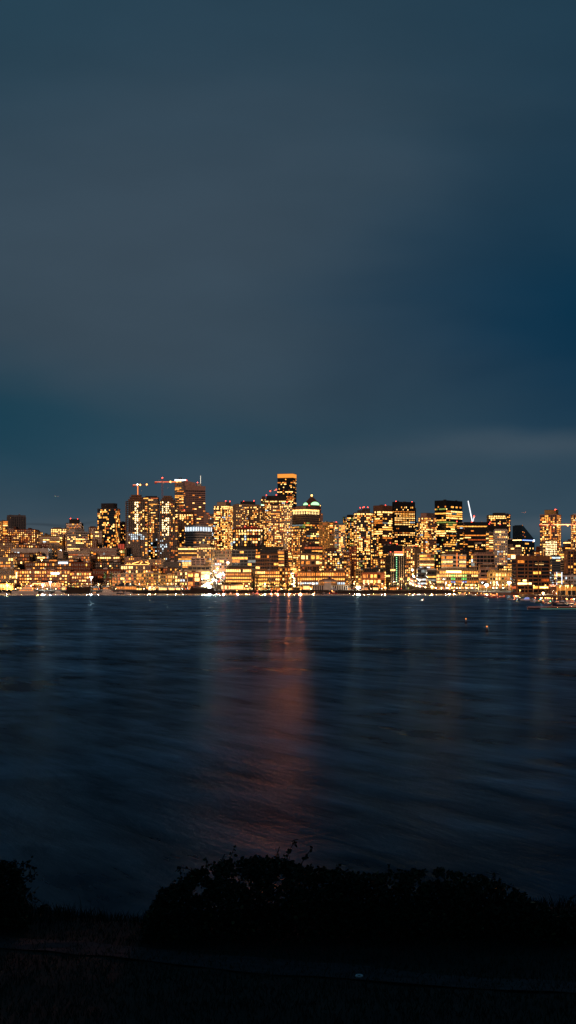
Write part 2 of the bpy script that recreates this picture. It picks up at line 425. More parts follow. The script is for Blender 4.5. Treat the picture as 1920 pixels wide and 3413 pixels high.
B('long balcony apartment row with golden windows behind the boathouse', 374, 455, 1910, 2130, 'balcony', 'tan', .55, 'amber', s=4.2, name='apartment_block')
B('golden brown apartment row above the white boat sheds', 455, 528, 1909, 2130, 'grid', 'ochre', .5, 'amber', s=4.2, name='apartment_block')
B('bright golden apartment row with white lit eaves', 528, 584, 1914, 2125, 'grid', 'ochre', .72, 'hot', s=4.6, name='apartment_block')
B('tall twin tower with blue lit crown rising left of the striped tower', 583, 619, 1601, 4100, 'ribbon', 'black', .30, 'warm', mode='off', s=4.2, crown=(STRIPC, 1598, 1603), mech=[(594,606,1592)], mechwall='dark', name='office_tower')
T2 = B('pink granite striped tower with slanted penthouse and white mast', 611, 683, 1619, 3900, 'ribbon', 'pink', .14, 'warm', mode='off', s=5.0, split=620, alpha=70, sp=.55, yw=1632, name='office_tower', cap=100)
B('dark red residential tower with amber top band in front of the striped tower', 598, 645, 1712, 3000, 'fins', 'brown', .5, 'warm', mech=[(600,644,1705)], beac=[(614,1700)], top_lit=1, name='apartment_tower')
B('pinkish slab tower just right of the striped tower', 681, 696, 1708, 3700, 'ribbon', 'pink', .2, 'amber', mode='off', name='office_tower')
B('dark tower with amber left side behind the blue white glass office', 695, 714, 1714, 3500, 'grid', 'grey', .45, 'mix', name='office_tower')
G1 = B('blue white glass office with tall lit fins under its roof', 614, 704, 1751, 2800, 'glass', 'white', .3, 'mix', split=664, alpha=35, s=4.6, glass=GLASSB, mech=[(634,690,1746)], yw=1752, sgrad=.3, cols=lambda f,u,v: (0 if v < .16 else (1.2 if f=='B' else .5)))
B('low bright yellow office under the blue white glass office', 594, 660, 1824, 2600, 'ribbon', 'tan', .85, 'hot', mode='off')
B('beige stepped office with stair of lit floors and orange penthouse', 655, 716, 1822, 2480, 'punched', 'beige', .55, 'hot', split=704, alpha=20, mech=[(660,706,1812)], top_lit=1, sgrad=.1)
B('blank pinkish round hall roof in front of the beige stepped office', 638, 682, 1859, 2380, 'wide', 'pink', .02, 'warm', name='hall')
B('waterfront office with white signs and three lit bands left of the street', 627, 699, 1884, 2200, 'ribbon', 'tan', .6, 'hot', mode='off', s=5.5)
K1 = B('brick loft with two columns of tall white windows at the street foot', 624, 668, 1906, 2110, 'grid', 'brick', .9, 'hot', s=6, bay=7.5, sp=.2, cols=lambda f,u,v: 1.5 if f=='B' else .3)
B('tan flats with golden windows left of the brick loft', 583, 625, 1903, 2125, 'grid', 'tan', .5, 'hot', s=4.6, name='apartment_block')
B('bright residential tower with glowing crown left of the punched beige tower', 712, 775, 1684, 2950, 'balcony', 'beige', .62, 'hot', split=757, alpha=22, mech=[(718,768,1672)], beac=[(721,1669),(766,1669)], top_lit=2, name='apartment_tower')
B('beige tower with a fine grid of small square windows', 776, 846, 1680, 3300, 'punched', 'beige', .34, 'hot', split=787, alpha=72, mech=[(802,853,1670)], mechwall='dark', beac=[(808,1670),(848,1668)], s=3.9, name='hotel_tower', cols=lambda f,u,v: 0 if f=='A' else 1)
C8 = B('rounded tower with a green lit roof edge', 824, 879, 1686, 3150, 'grid', 'tan', .55, 'hot', split=866, alpha=25, mech=[(826,878,1681)], name='apartment_tower')
strip(C8, 3150, 838, 879, 824, 879, 1680, 1681.6, STRIPG, 'green_roof_light'); strip(C8, 3150, 838, 879, 824, 879, 1681.8, 1684, emat('strip_greenish_white', (.8,1,.7), 2.6), 'white_roof_light')
C9 = B('dark curved front block with random white vertical strips', 776, 878, 1762, 2750, 'fins', 'black', .5, 'hot', beac=[(816,1754),(838,1755)], s=5, bay=5, name='office_building')
strip(C9, 2750, 822, 874, 776, 878, 1766, 1770, STRIPH)
B('frame fronted beige block under the bright residential tower', 716, 771, 1834, 2500, 'punched', 'beige', .3, 'amber', s=4.6)
B('low grid office with pale lit panes at the top of the bright street', 716, 762, 1863, 2420, 'grid', 'pink', .6, 'mix', s=4.4)
B('dark glass office with sparse greenish lights above the four band office', 773, 852, 1832, 2480, 'ribbon', 'grey', .26, 'olive', mode='off', s=5, sp=.25, mech=[(790,840,1826)], mechwall='dark')
C18 = B('bright four band office behind the red roofed pavilion', 752, 838, 1893, 2200, 'grid', 'brown', .93, 'hot', mode='off', s=4.9, sp=.5, bay=3.2, mech=[(760,835,1886)], mechwall='dark')
# ---- centre
D1 = B('tallest black tower with a glowing orange crown', 925, 988, 1578, 4500, 'glass', 'black', .22, 'warm', mode='off', s=4.6, split=976, alpha=16, yw=1594, crown=(STRIPO, 1579, 1592), name='office_tower')
B('tower with dark cap and lit cornice behind the twin lit tower', 884, 955, 1667, 3400, 'grid', 'brown', .7, 'hot', mech=[(888,955,1652)], mechwall='black', beac=[(888,1650),(921,1649)], top_lit=1, name='office_tower')
B('brown side tower with white roof lights left of the dark capped tower', 870, 888, 1662, 3450, 'grid', 'brown', .5, 'olive', top_lit=1, mech=[(873,884,1654)], name='office_tower')
B('broad twin bay residential tower with a grid of pinkish frames', 904, 944, 1684, 2950, 'grid', 'pink', .62, 'hot', mech=[(906,930,1678)], mechwall='dark', top_lit=1, name='apartment_tower')
B('right wing of the twin bay residential tower with white framed corner', 944, 973, 1682, 2940, 'grid', 'white', .62, 'hot', split=956, alpha=60, top_lit=1, beac=[(950,1673)], name='apartment_tower')
T3 = B('broad office tower with a ring of white spike lights under its roof', 971, 1065, 1694, 3150, 'glass', 'tan', .5, 'olive', mode='off', split=1018, alpha=42, mech=[(985,1052,1685)], mechwall='pink', beac=[(1013,1683)], s=4.4, top_lit=1, name='office_tower', cols=lambda f,u,v: 0 if .04<v<.17 else 1)
T4 = B('brown tower with green lit arches and pyramid roof', 1009, 1070, 1680, 3900, 'grid', 'brown', .35, 'warm', mode='off', split=1030, alpha=55, name='office_tower')
B('brown shoulder of the pyramid roofed tower', 1066, 1076, 1711, 3920, 'grid', 'pink', .1, 'amber', name='office_tower')
B('floodlit ochre hotel with blank walls right of the spike light tower', 1064, 1098, 1740, 2900, 'punched', 'ochre', .3, 'amber', s=4.2, name='hotel')
B('ochre hotel wing with lit window column', 1098, 1126, 1741, 2920, 'wide', 'ochre', .65, 'hot', beac=[(1121,1740)], name='hotel')
B('lower ochre annex with square dark windows', 1100, 1116, 1784, 2800, 'punched', 'ochre', .15, 'warm', name='hotel')
B('pale green glass tower right of the ochre hotel', 1116, 1150, 1748, 2750, 'glass', 'white', .65, 'olive', sgrad=-.2, name='office_tower')
B('slim brown tower with bright window column in front of the spike light tower', 972, 1022, 1762, 2650, 'grid', 'tan', .62, 'warm', split=1000, alpha=30, mech=[(980,1010,1757)], mechwall='dark', name='apartment_tower', cols=lambda f,u,v: 1.6 if f=='A' else .55)
B('low brown house with orange lit gable beneath the spike light tower', 1006, 1050, 1806, 2600, 'punched', 'brown', .25, 'amber')
B('dark grid office with big square frames right of the slim brown tower', 1002, 1068, 1845, 2420, 'grid', 'tan', .28, 'hot', s=8, bay=8, mech=[(1010,1060,1838)], mechwall='dark')
PH = B('round dark penthouse with a ring of warm light on the grid office', 1015, 1075, 1818, 2560, 'ribbon', 'dark', .75, 'hot', mode='off', s=5, mech=[(1028,1060,1813)], mechwall='dark')
B('narrow flats with three bright columns right of the grid office', 1066, 1098, 1848, 2400, 'grid', 'tan', .75, 'hot', name='apartment_block')
B('dark flats with pale lit top floor left of the white armory', 1092, 1140, 1842, 2380, 'grid', 'dark', .62, 'hot', top_lit=1, name='apartment_block')
B('penthouse block with a bright white top band over the dark glass office', 868, 946, 1832, 2450, 'ribbon', 'dark', .9, 'hot', mode='off', mech=[(872,944,1822)], mechwall='dark')
B('dark glass office with few lit panes behind the waterfront trees', 852, 928, 1846, 2330, 'glass', 'brown', .16, 'hot', s=5.5, sgrad=.2, mech=[(865,925,1842)], mechwall='dark')
B('tower slice of stacked bright white floors beside the blank dark slab', 926, 947, 1834, 2340, 'ribbon', 'tan', .97, 'hot', s=4.6, mode='off')
B('blank dark slab right of the stacked bright floors', 946, 961, 1832, 2360, 'wide', 'brown', .0, 'warm')
B('thin lit flats along the uphill street', 960, 975, 1850, 2500, 'grid', 'tan', .8, 'hot', name='apartment_block')
B('bright three band office left of the uphill street', 850, 932, 1900, 2200, 'grid', 'brown', .8, 'hot', mode='off', s=4.6, sp=.5, bay=3)
B('amber lit flats between the three band office and the uphill street', 932, 968, 1890, 2230, 'grid', 'brown', .5, 'warm', s=4.6, name='apartment_block')
D15 = B('wide office terrace with unbroken white light bands', 992, 1150, 1903, 2200, 'grid', 'brown', .94, 'hot', mode='off', s=6.2, sp=.52, bay=3.2)
# ---- right of centre
B('lit tower with stepped left shoulder right of the pale green glass tower', 1144, 1182, 1722, 3000, 'grid', 'dark', .6, 'olive', split=1156, alpha=60, mech=[(1160,1180,1715)], mechwall='dark', name='apartment_tower')
B('curved residential tower with four red beacons on its roof', 1181, 1246, 1708, 2850, 'balcony', 'grey', .62, 'hot', split=1190, alpha=72, mech=[(1192,1206,1700),(1210,1234,1694)], beac=[(1196,1692),(1206,1691),(1211,1689),(1226,1690)], top_lit=1, name='apartment_tower')
B('dark tower with gold lit floors and a copper left face', 1246, 1310, 1684, 3000, 'glass', 'brown', .52, 'olive', mode='off', split=1275, alpha=40, yw=1702, beac=[(1276,1683)], s=4.2, name='office_tower')
B('bright banded tower with black crown and two beacons', 1309, 1385, 1672, 3050, 'punched', 'black', .72, 'hot', mode='off', split=1315, alpha=70, yw=1686, beac=[(1316,1671),(1376,1671)], s=4.2, bay=3.4, sgrad=-.35, cols=lambda f,u,v: 1 if f=='B' else .2, name='office_tower')
B('slim dark annex against the right side of the bright banded tower', 1378, 1386, 1693, 3080, 'grid', 'dark', .4, 'olive', name='office_tower')
B('slim orange brick tower in front of the curved residential tower', 1164, 1188, 1821, 2500, 'punched', 'brick', .4, 'amber', mech=[(1171,1187,1818)], name='apartment_tower')
B('orange lit flats left of the slim orange tower', 1146, 1166, 1840, 2450, 'punched', 'brown', .4, 'amber', name='apartment_block')
B('dark block with red beacons behind the black pinstriped tower', 1278, 1342, 1817, 2700, 'ribbon', 'black', .12, 'olive', mode='off', beac=[(1302,1809),(1324,1813)])
E7 = B('black pinstriped tower with green light column and red lit crown', 1288, 1351, 1852, 2180, 'glass', 'black', .05, 'olive', s=4.2, bay=7, split=1300, alpha=68, mech=[(1294,1345,1841)], mechwall='pink', beac=[(1294,1840),(1343,1840)], name='office_tower')
B('residential block with warm windows and blank right face', 1343, 1407, 1826, 2500, 'grid', 'tan', .55, 'hot', split=1382, alpha=25, mech=[(1345,1405,1820)], beac=[(1348,1819),(1382,1819)], cols=lambda f,u,v: 1 if f=='A' else 0, name='apartment_block')
B('square framed office with golden window grid left of the black slab', 1393, 1449, 1845, 2400, 'ribbon', 'beige', .9, 'hot', s=4.4, mode='off', split=1398, alpha=70, cols=lambda f,u,v: 1 if f=='B' and u>.12 else 0)
B('dark flats with small lamps behind the park trees', 1215, 1285, 1894, 2300, 'punched', 'dark', .3, 'olive', name='apartment_block')
B('red brick office with four lit bands on the park shore', 1208, 1282, 1908, 2160, 'grid', 'brick', .7, 'hot', s=7.0, bay=5)
B('golden lit narrow office left of the pinstriped tower', 1281, 1297, 1902, 2200, 'grid', 'ochre', .9, 'hot')
B('golden flats between the white armory and the brick office', 1186, 1210, 1900, 2220, 'grid', 'ochre', .7, 'hot', name='apartment_block')
B('dark low glass office with tiny green lights right of the pinstriped tower', 1328, 1366, 1911, 2190, 'glass', 'dark', .22, 'olive', s=3.6)
B('tan store with pale top floors above the armory roof', 1120, 1150, 1897, 2260, 'ribbon', 'tan', .9, 'hot', mode='off')
B('tan mid block with amber windows behind the golden flats', 1140, 1168, 1868, 2420, 'grid', 'tan', .6, 'warm')
B('small building with pale signs under the beige framed office', 1392, 1428, 1893, 2300, 'ribbon', 'dark', .4, 'cool', mode='off', s=6)
B('black slab with a column of small square windows', 1446, 1476, 1846, 2450, 'punched', 'black', .35, 'olive', s=5)
B('dark pavilion with golden window grid left of the green lit office', 1424, 1476, 1900, 2200, 'ribbon', 'dark', .8, 'olive', mode='off', s=5)
B('pink capped residential tower with glittering left face', 1397, 1459, 1723, 2850, 'glass', 'pink', .7, 'hot', split=1425, alpha=38, mech=[(1399,1457,1709)], mechwall='pink', name='apartment_tower', sgrad=-.2, cols=lambda f,u,v: 1.2 if f=='A' else .45)
B('tallest dark tower on the right with a plain black top', 1452, 1549, 1667, 3050, 'glass', 'black', .62, 'olive', mode='off', split=1487, alpha=40, yw=1684, s=4.4, name='office_tower', beac=[(1482,1669)])
B('dark setback tower with red beacon against the tallest dark tower', 1523, 1552, 1742, 2900, 'ribbon', 'black', .3, 'mix', mode='off', beac=[(1523,1738)], name='office_tower')
B('wide black office below the white luffing crane', 1549, 1631, 1740, 2880, 'ribbon', 'black', .42, 'warm', mode='off', s=4.2, name='office_tower')
B('amber topped tower right of the luffing crane', 1629, 1688, 1716, 3000, 'grid', 'dark', .5, 'warm', mech=[(1647,1686,1709)], top_lit=2, name='apartment_tower')
B('dark side tower with amber balconies right of the amber topped tower', 1684, 1702, 1713, 3050, 'grid', 'dark', .5, 'warm', split=1690, alpha=60, name='apartment_tower')
B('black roofed block with three red beacons over the white grid tower', 1629, 1692, 1752, 2650, 'grid', 'black', .3, 'hot', beac=[(1632,1746),(1635,1741),(1668,1747)], yw=1768)
B('left part of the white grid tower with a bright stacked window column', 1622, 1645, 1774, 2500, 'ribbon', 'beige', .9, 'hot', mode='off', split=1630, alpha=60)
WG = B('white tower with a fine grid of square windows and a glowing top', 1650, 1691, 1766, 2450, 'punched', 'white', .55, 'hot', s=3.9, mech=[(1651,1690,1762)], mechwall='white', top_lit=1, name='hotel_tower')
B('office with warm bands behind the brown waterfront block', 1690, 1738, 1823, 2600, 'ribbon', 'beige', .75, 'hot', mode='off', mech=[(1692,1710,1813)])
F8 = B('white office wing with a red lit stair slot in its middle', 1475, 1556, 1848, 2380, 'ribbon', 'white', .95, 'hot', s=6, split=1487, alpha=70, mode='off', mech=[(1486,1532,1838)], mechwall='brown', cols=lambda f,u,v: 0 if f=='B' and .40<u<.62 else 1, name='office_building')
strip(F8, 2380, 1517, 1520, 1475, 1556, 1843, 1888, emat('strip_deep_orange', (1, .22, .04), 1.6), 'lit_stair', e=.7)
B('dark glazed office in pink frames right of the white office wing', 1575, 1650, 1846, 2370, 'ribbon', 'pink', .1, 'cool', s=6, split=1588, alpha=70, sp=.2, mech=[(1582,1642,1840)], mechwall='pink', mode='off')
F10 = B('wide green lit glass office above the bright shore road', 1455, 1602, 1899, 2180, 'grid', 'tan', .9, 'hot', mode='off', s=4.4, sp=.42, bay=4, cols=lambda f,u,v: 0 if f=='B' and (.14<u<.30 or .47<u<.65) and .2<v<.8 else 1, split=1487, alpha=60, mech=[(1465,1592,1893)], mechwall='beige')
B('stepped pink terrace block between the green lit office and the yellow block', 1602, 1648, 1894, 2230, 'ribbon', 'pink', .35, 'amber', mode='off', s=5.5)
B('yellow block with rows of glowing windows left of the brown waterfront block', 1632, 1710, 1906, 2150, 'grid', 'ochre', .92, 'hot', s=5.2, bay=4, mech=[(1635,1705,1900)])
B('low dark roofed block with white window row behind the yellow block', 1664, 1708, 1884, 2300, 'grid', 'dark', .7, 'hot')
G1b = B('dark tower foot below the sloping black roof', 1712, 1791, 1797, 2800, 'glass', 'black', .3, 'warm', mode='off', split=1740, alpha=40, name='office_tower', s=4.2)
B('small dark block left of the sloping black roof tower', 1692, 1714, 1798, 2900, 'glass', 'black', .08, 'amber')
AG = B('brown banded waterfront block with brass letters AGC', 1709, 1839, 1851, 1560, 'ribbon', 'brown', .16, 'amber', mode='off', s=3.75, split=1721, alpha=68, yw=1864, sp=.33, zb=2.4, bay=9, name='office_building')
B('residential tower with yellow penthouse behind the red crane', 1804, 1877, 1714, 2700, 'balcony', 'pink', .6, 'warm', split=1856, alpha=25, mech=[(1824,1871,1698)], mechwall='ochre', beac=[(1824,1698),(1838,1697),(1869,1700)], name='apartment_tower')
B('residential tower cut by the right picture edge', 1911, 1960, 1715, 2700, 'balcony', 'pink', .75, 'hot', name='apartment_tower')
B('small banded office with blue sign near the right edge', 1882, 1912, 1804, 3000, 'ribbon', 'pink', .25, 'warm', mode='off', mech=[(1896,1911,1797)], name='office_building')
B('red brown block with lit base left of the red crane tower', 1791, 1812, 1822, 2900, 'punched', 'brick', .25, 'amber')
B('dark banded office behind the pale blank slab at right', 1866, 1894, 1842, 2300, 'ribbon', 'grey', .4, 'olive', mode='off')
B('pale blank slab block near the right edge', 1865, 1888, 1866, 2200, 'wide', 'beige', .0, 'warm')
B('brown fin fronted tower with one bright vertical strip at the right edge', 1892, 1960, 1834, 2150, 'fins', 'brown', .3, 'hot', s=4)
B('dark glass office with cool lit floors right of the brown waterfront block', 1839, 1868, 1852, 2100, 'ribbon', 'slate', .6, 'cool', mode='off', glass=GLASSB)
WF = B('narrow stair tower outlined in white light', 1855, 1873, 1907, 1700, 'ribbon', 'white', .9, 'hot', mode='off', s=3.6)
for a, b in ((1855, 1856), (1872, 1873)): strip(WF, 1700, a, b, 1855, 1873, 1907, 1950, STRIPC, e=.5)
B('low teal and white block behind the lit tree at the right edge', 1873, 1960, 1917, 1720, 'punched', 'white', .2, 'cool', s=3.6)
SH = B('orange boat shed with flat dark roof at the right edge', 1856, 1990, 1955, 1330, 'wide', 'ochre', .0, 'warm', s=9, zb=2.2, name='boat_shed')
# ---- the far rows glimpsed between the towers
for i, (lab, a, b, y, D, st, wl, li, pa) in enumerate([
 ('amber flats behind the dark stepped tower and the slim amber flats', 268, 302, 1790, 3100, 'punched', 'brown', .5, 'amber'),
 ('distant dark block with dim windows right of the black glass tower', 396, 424, 1772, 3200, 'grid', 'dark', .4, 'amber'),
 ('deep amber tower glimpsed right of the left building site', 478, 500, 1700, 3450, 'grid', 'dark', .6, 'warm'),
 ('cool lit block low between the two building sites', 496, 530, 1806, 2780, 'grid', 'slate', .55, 'mix'),
 ('dark amber flats right of the right building site', 588, 616, 1760, 3050, 'punched', 'brown', .6, 'warm'),
 ('blue lit slit building right of the blue white glass office', 700, 716, 1755, 3000, 'glass', 'slate', .45, 'mix'),
 ('narrow amber flats under the beige grid tower', 770, 784, 1775, 2900, 'grid', 'tan', .9, 'hot'),
 ('glittering tower slice between the green edged tower and the twin bay tower', 878, 906, 1735, 3100, 'grid', 'tan', .75, 'hot'),
 ('pale lit block under the glittering tower slice', 873, 905, 1802, 2800, 'grid', 'ochre', .85, 'hot'),
 ('golden mid tower left of the spike light tower foot', 960, 978, 1790, 2800, 'grid', 'tan', .8, 'hot'),
 ('dark flats below the ochre hotel annex', 1084, 1122, 1828, 2550, 'grid', 'brown', .5, 'hot'),
 ('gold speckled tower slice left of the curved residential tower', 1166, 1186, 1760, 2950, 'grid', 'dark', .5, 'olive'),
 ('gold lit mid block between curved and copper faced towers', 1236, 1262, 1790, 2800, 'grid', 'dark', .55, 'warm'),
 ('dim slab behind the bright banded tower at its right', 1384, 1400, 1742, 3150, 'grid', 'slate', .5, 'olive'),
 ('amber flats behind the residential block with blank right face', 1384, 1402, 1790, 2800, 'grid', 'dark', .5, 'hot'),
 ('olive lit block below the tallest dark tower', 1474, 1530, 1822, 2700, 'ribbon', 'dark', .5, 'olive'),
 ('dark stepped block below the wide black office', 1528, 1584, 1836, 2650, 'grid', 'dark', .35, 'olive'),
 ('dim block behind the pink framed office', 1584, 1632, 1812, 2750, 'grid', 'dark', .35, 'warm'),
 ('tan office below the white grid tower at its left', 1600, 1650, 1880, 2300, 'ribbon', 'tan', .2, 'amber'),
 ('distant low red brown block on the far right horizon', 1780, 1812, 1838, 2750, 'punched', 'brown', .5, 'hot'),
 ('distant pale block between the right towers', 1874, 1915, 1822, 2900, 'ribbon', 'brown', .4, 'warm'),
 ('amber terrace flats low on the left slope', 96, 140, 1842, 2400, 'punched', 'brown', .5, 'amber'),
 ('amber flats under the white terraced tower', 280, 322, 1800, 2640, 'punched', 'brown', .6, 'warm'),
 ('warm flats below the blue white glass office at its right', 690, 722, 1800, 2700, 'grid', 'tan', .7, 'hot'),
 ('amber terraces above the golden apartment row', 528, 590, 1892, 2280, 'grid', 'brown', .5, 'amber'),
 ('warm low block above the uphill street left side', 930, 964, 1876, 2400, 'grid', 'tan', .6, 'hot'),
 ('dark timber flats above the wide office terrace', 1000, 1064, 1886, 2300, 'grid', 'brown', .25, 'hot'),
 ('warm lit flats above the wide office terrace at its right', 1064, 1120, 1884, 2310, 'grid', 'brown', .6, 'hot'),
 ('dim flats left of the red brick park office', 1196, 1222, 1872, 2500, 'grid', 'dark', .4, 'olive'),
 ('golden flats right of the slim orange tower', 1196, 1234, 1850, 2600, 'grid', 'dark', .45, 'olive'),
 ('olive lit block between the dark block and the curved tower', 1244, 1284, 1862, 2560, 'fins', 'brown', .5, 'olive'),
]): B(lab, a, b, y, D, st, wl, li, pa, cap=60, name='apartment_block' if 'flats' in lab else 'office_building')
# ------------------------------------------------------------------ special features of single buildings
def feat(root, D, fn, name):
    m = MB(); fn(m, lambda px, x0=0: 0); return m.build(name, root)
def LZ(root, py, D): return wz(py, D)-root.location.z
# pink striped tower: slanted penthouse, lit corner, mast
m = MB(); L = T2['_LB']; D = 3900; x = lambda px: (px-620)/F*D
m.prism([(x(618), LZ(T2,1619,D)), (x(655), LZ(T2,1619,D)), (x(655), LZ(T2,1608,D)), (x(618), LZ(T2,1601,D))], 4, 28, WM['pink'])
m.build('penthouse', T2)
m = MB(); m.box(x(660), 3, LZ(T2,1619,D), x(674), 12, LZ(T2,1611,D), wallmat('mast_base', (.6,.6,.5), .6)); m.build('mast_base', T2)
m = MB(); m.tube((x(672.5), 6, LZ(T2,1612,D)), (x(672.5), 6, LZ(T2,1592,D)), 1.1, .8, METAL); m.tube((x(672.5),6,LZ(T2,1592,D)), (x(672.5),6,LZ(T2,1581,D)), .6,.3, METAL)
o = m.build('mast', T2)
m = MB(); m.box(x(672), 4.4, LZ(T2,1610,D), x(673), 4.8, LZ(T2,1584,D), emat('mast_flood', (1,.9,.7), 1.6)); m.build('mast_lamp', o)
for bx, by in ((623,1600),(661,1607)): inst('beacon', BEACME, T2, (x(bx), 3, LZ(T2,by,D)), (0,0,0), (1.3,)*3)
# blue white glass office: fin lamps under the roof
D = 2800
for fc, n in (('B', 8), ('A', 9)):
    L = G1['_LB'] if fc == 'B' else G1['_LA']
    for i in range(n):
        t = (i+.5)/n*L; z1 = LZ(G1,1756,D); z0 = z1-7.5
        m = MB()
        if fc == 'B': m.box(t-.35, -.7, z0, t+.35, -.4, z1, STRIPC)
        else: m.box(-.7, t-.35, z0, -.4, t+.35, z1, STRIPC)
        m.build('fin_lamp', G1)
# white vertical strips on dark curved block
random.seed(5)
for i in range(16):
    px = random.uniform(780, 874); y0 = random.uniform(1764, 1800); m = MB()
    xx = lx(C9, px, 776, 878); m.box(xx-.35, -1.15, LZ(C9, y0+random.uniform(10,26), 2750), xx+.35, -.95, LZ(C9, y0, 2750), WM['white']); m.build('facade_fin', C9)
m = MB(); L = C9['_LB']; D = 2750
m.prism([(0,LZ(C9,1762,D)), (L,LZ(C9,1762,D)), (L,LZ(C9,1760,D)), (L*.75,LZ(C9,1756,D)), (L*.45,LZ(C9,1755,D)), (L*.15,LZ(C9,1759,D))], 2, 20, WM['red']); m.build('curved_roof', C9)  # red roof paint imitates the red light falling on it
# green lit roof edge: white band beneath
# spike lights
D = 3150
for fc in 'BA':
    L = T3['_LB'] if fc == 'B' else T3['_LA']
    for i in range(9):
        t = (i+.5)/9*L; z1 = LZ(T3,1699,D); z0 = LZ(T3,1713,D); m = MB(); w = .7
        if fc == 'B': m.quad([(t-w,-.5,z0),(t+w,-.5,z0),(t+.1,-.5,z1),(t-.1,-.5,z1)], STRIPH); m.box(t-.15,-.5,z0,t+.15,-.25,z1,METAL)
        else: m.quad([(-.5,t+w,z0),(-.5,t-w,z0),(-.5,t-.1,z1),(-.5,t+.1,z1)], STRIPH); m.box(-.5,t-.15,z0,-.25,t+.15,z1,METAL)
        m.build('spike_lamp', T3)
# pyramid roof and green arches
D = 3900; LB, LA = T4['_LB'], T4['_LA']; H = T4['_H']
m = MB(); c = (LB/2, LA/2); hw = min(LB, LA)*.36
m.vprism([(c[0]-hw, c[1]-hw), (c[0]+hw, c[1]-hw), (c[0]+hw, c[1]+hw), (c[0]-hw, c[1]+hw)], H, H+8, WM['brown'])
m.vprism([(c[0]-hw, c[1]-hw), (c[0]+hw, c[1]-hw), (c[0]+hw, c[1]+hw), (c[0]-hw, c[1]+hw)], H+8, H+21, WM['brown'], top=.12, c=c)
m.build('pyramid_roof', T4)
m = MB(); m.ball((c[0], c[1], H+23), 2.4, emat('lantern_gold', (1,.5,.12), 5), sz=1.3); m.box(c[0]-1,c[1]-1,H+19,c[0]+1,c[1]+1,H+22,WM['brown']); m.build('lantern', T4)
arcm = emat('arch_glow', (.45, 1.0, .45), 1.7)
for fc in 'BA':
    L = LB if fc == 'B' else LA; m = MB(); n = 10; r = L*.36; z0 = H-2
    pts = [(L/2+math.cos(math.pi*k/n)*r, z0+math.sin(math.pi*k/n)*r*.62) for k in range(n+1)]
    if fc == 'B': m.prism(pts, -.9, -.6, arcm)
    else:
        m.prism(pts, -.9, -.6, arcm, axis='x')
    m.build('lit_arch', T4)
    m = MB(); pts = [(L/2+math.cos(math.pi*k/n)*r*1.12, z0-.5+math.sin(math.pi*k/n)*r*.72) for k in range(n+1)]
    m.prism(pts, -.55, 6, WM['brown'], axis='y' if fc == 'B' else 'x'); m.build('arched_gable', T4)
# sloped black roof tower
D = 2800; LB, LA, H = G1b['_LB'], G1b['_LA'], G1b['_H']
tot = (1791-1712)/F*D
m = MB(); zt = LZ(G1b,1750,D); ux = lambda px: (px-1740)/F*D
m.prism([(ux(1740)-.2, H), (LB, H), (LB, H+.6), (ux(1741)+2, zt), (ux(1740)-.2, zt)], 0, LA*.8, GLASS); m.build('sloped_roof', G1b)
m = MB(); m.box(0, LA*.8, H, LB*.12, LA, zt-1, GLASS); m.build('stair_core', G1b)
for (yy, a, b, mt) in ((1752, 1741, 1744, 'lit_amber'), (1774,1742,1748,'lit_amber'), (1776,1752,1756,'lit_amber'), (1785,1745,1750,'lit_orange'), (1790,1756,1762,'lit_amber')):
    inst('window', pane(mt), G1b, (ux(a), -.1, LZ(G1b,yy,D)), (0,0,0), (ux(b)-ux(a), 1, 1.6))
for i in range(5):
    inst('window', pane('lit_amber'), G1b, (-.1, LA*.75-i*LA*.14, LZ(G1b, 1753+i*8, D)), (0,0,-math.pi/2), (2.2,1,1.6))
m = MB(); m.box(ux(1741), -.9, LZ(G1b,1801.5,D), LB, -.5, LZ(G1b,1799,D), STRIPB); m.build('blue_light_band', G1b)
m = MB(); m.box(LB-5, -1.1, LZ(G1b,1804,D), LB-1, -.6, LZ(G1b,1797,D), STRIPC); m.build('lit_sign', G1b)
m = MB(); m.box(-.9, .5, LZ(G1b,1801,D), -.6, LA-.5, LZ(G1b,1799,D), STRIPH); m.build('lit_floor', G1b)
# brown waterfront block: vertical pilasters, cream left face, letters
D = 1560; LB = AG['_LB']
for px in (1722.5, 1761, 1798, 1838):
    m = MB(); xx = (px-1721)/(1839-1721)*LB; m.box(xx-.45, -1.25, 0, xx+.45, -.42, AG['_H'], WM['brown']); m.build('pilaster', AG)
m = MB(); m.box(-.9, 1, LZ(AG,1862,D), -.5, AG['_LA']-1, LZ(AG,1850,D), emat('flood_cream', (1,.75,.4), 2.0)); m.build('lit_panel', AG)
cu = bpy.data.curves.new('sign', 'FONT'); cu.body = 'AGC'; cu.size = 3.0; cu.extrude = .15; cu.align_x = 'CENTER'
to = bpy.data.objects.new('tmp', cu); COL.objects.link(to); dg = bpy.context.evaluated_depsgraph_get()
me = bpy.data.meshes.new_from_object(to.evaluated_get(dg)); bpy.data.objects.remove(to)
me.materials.clear(); me.materials.append(LETTER)
inst('sign_letters', me, AG, ((1780-1721)/(1839-1721)*LB, -.75, LZ(AG,1860.5,D)), (math.pi/2,0,0))
for (a,b,y0,y1,mt) in ((1724,1775,1942,1948,STRIPH),(1788,1819,1876,1882,emat('panel_dim',(1,.6,.2),1.6)),(1806,1834,1956,1960,STRIPH),(1780,1800,1961,1965,STRIPO),(1726,1736,1932,1937,STRIPO),(1744,1757,1932,1938,STRIPH)):
    m = MB(); f0 = lambda p: (p-1721)/(1839-1721)*LB; m.box(f0(a), -.17, LZ(AG,y1,D), f0(b), -.1, LZ(AG,y0,D), mt); m.build('window', AG)
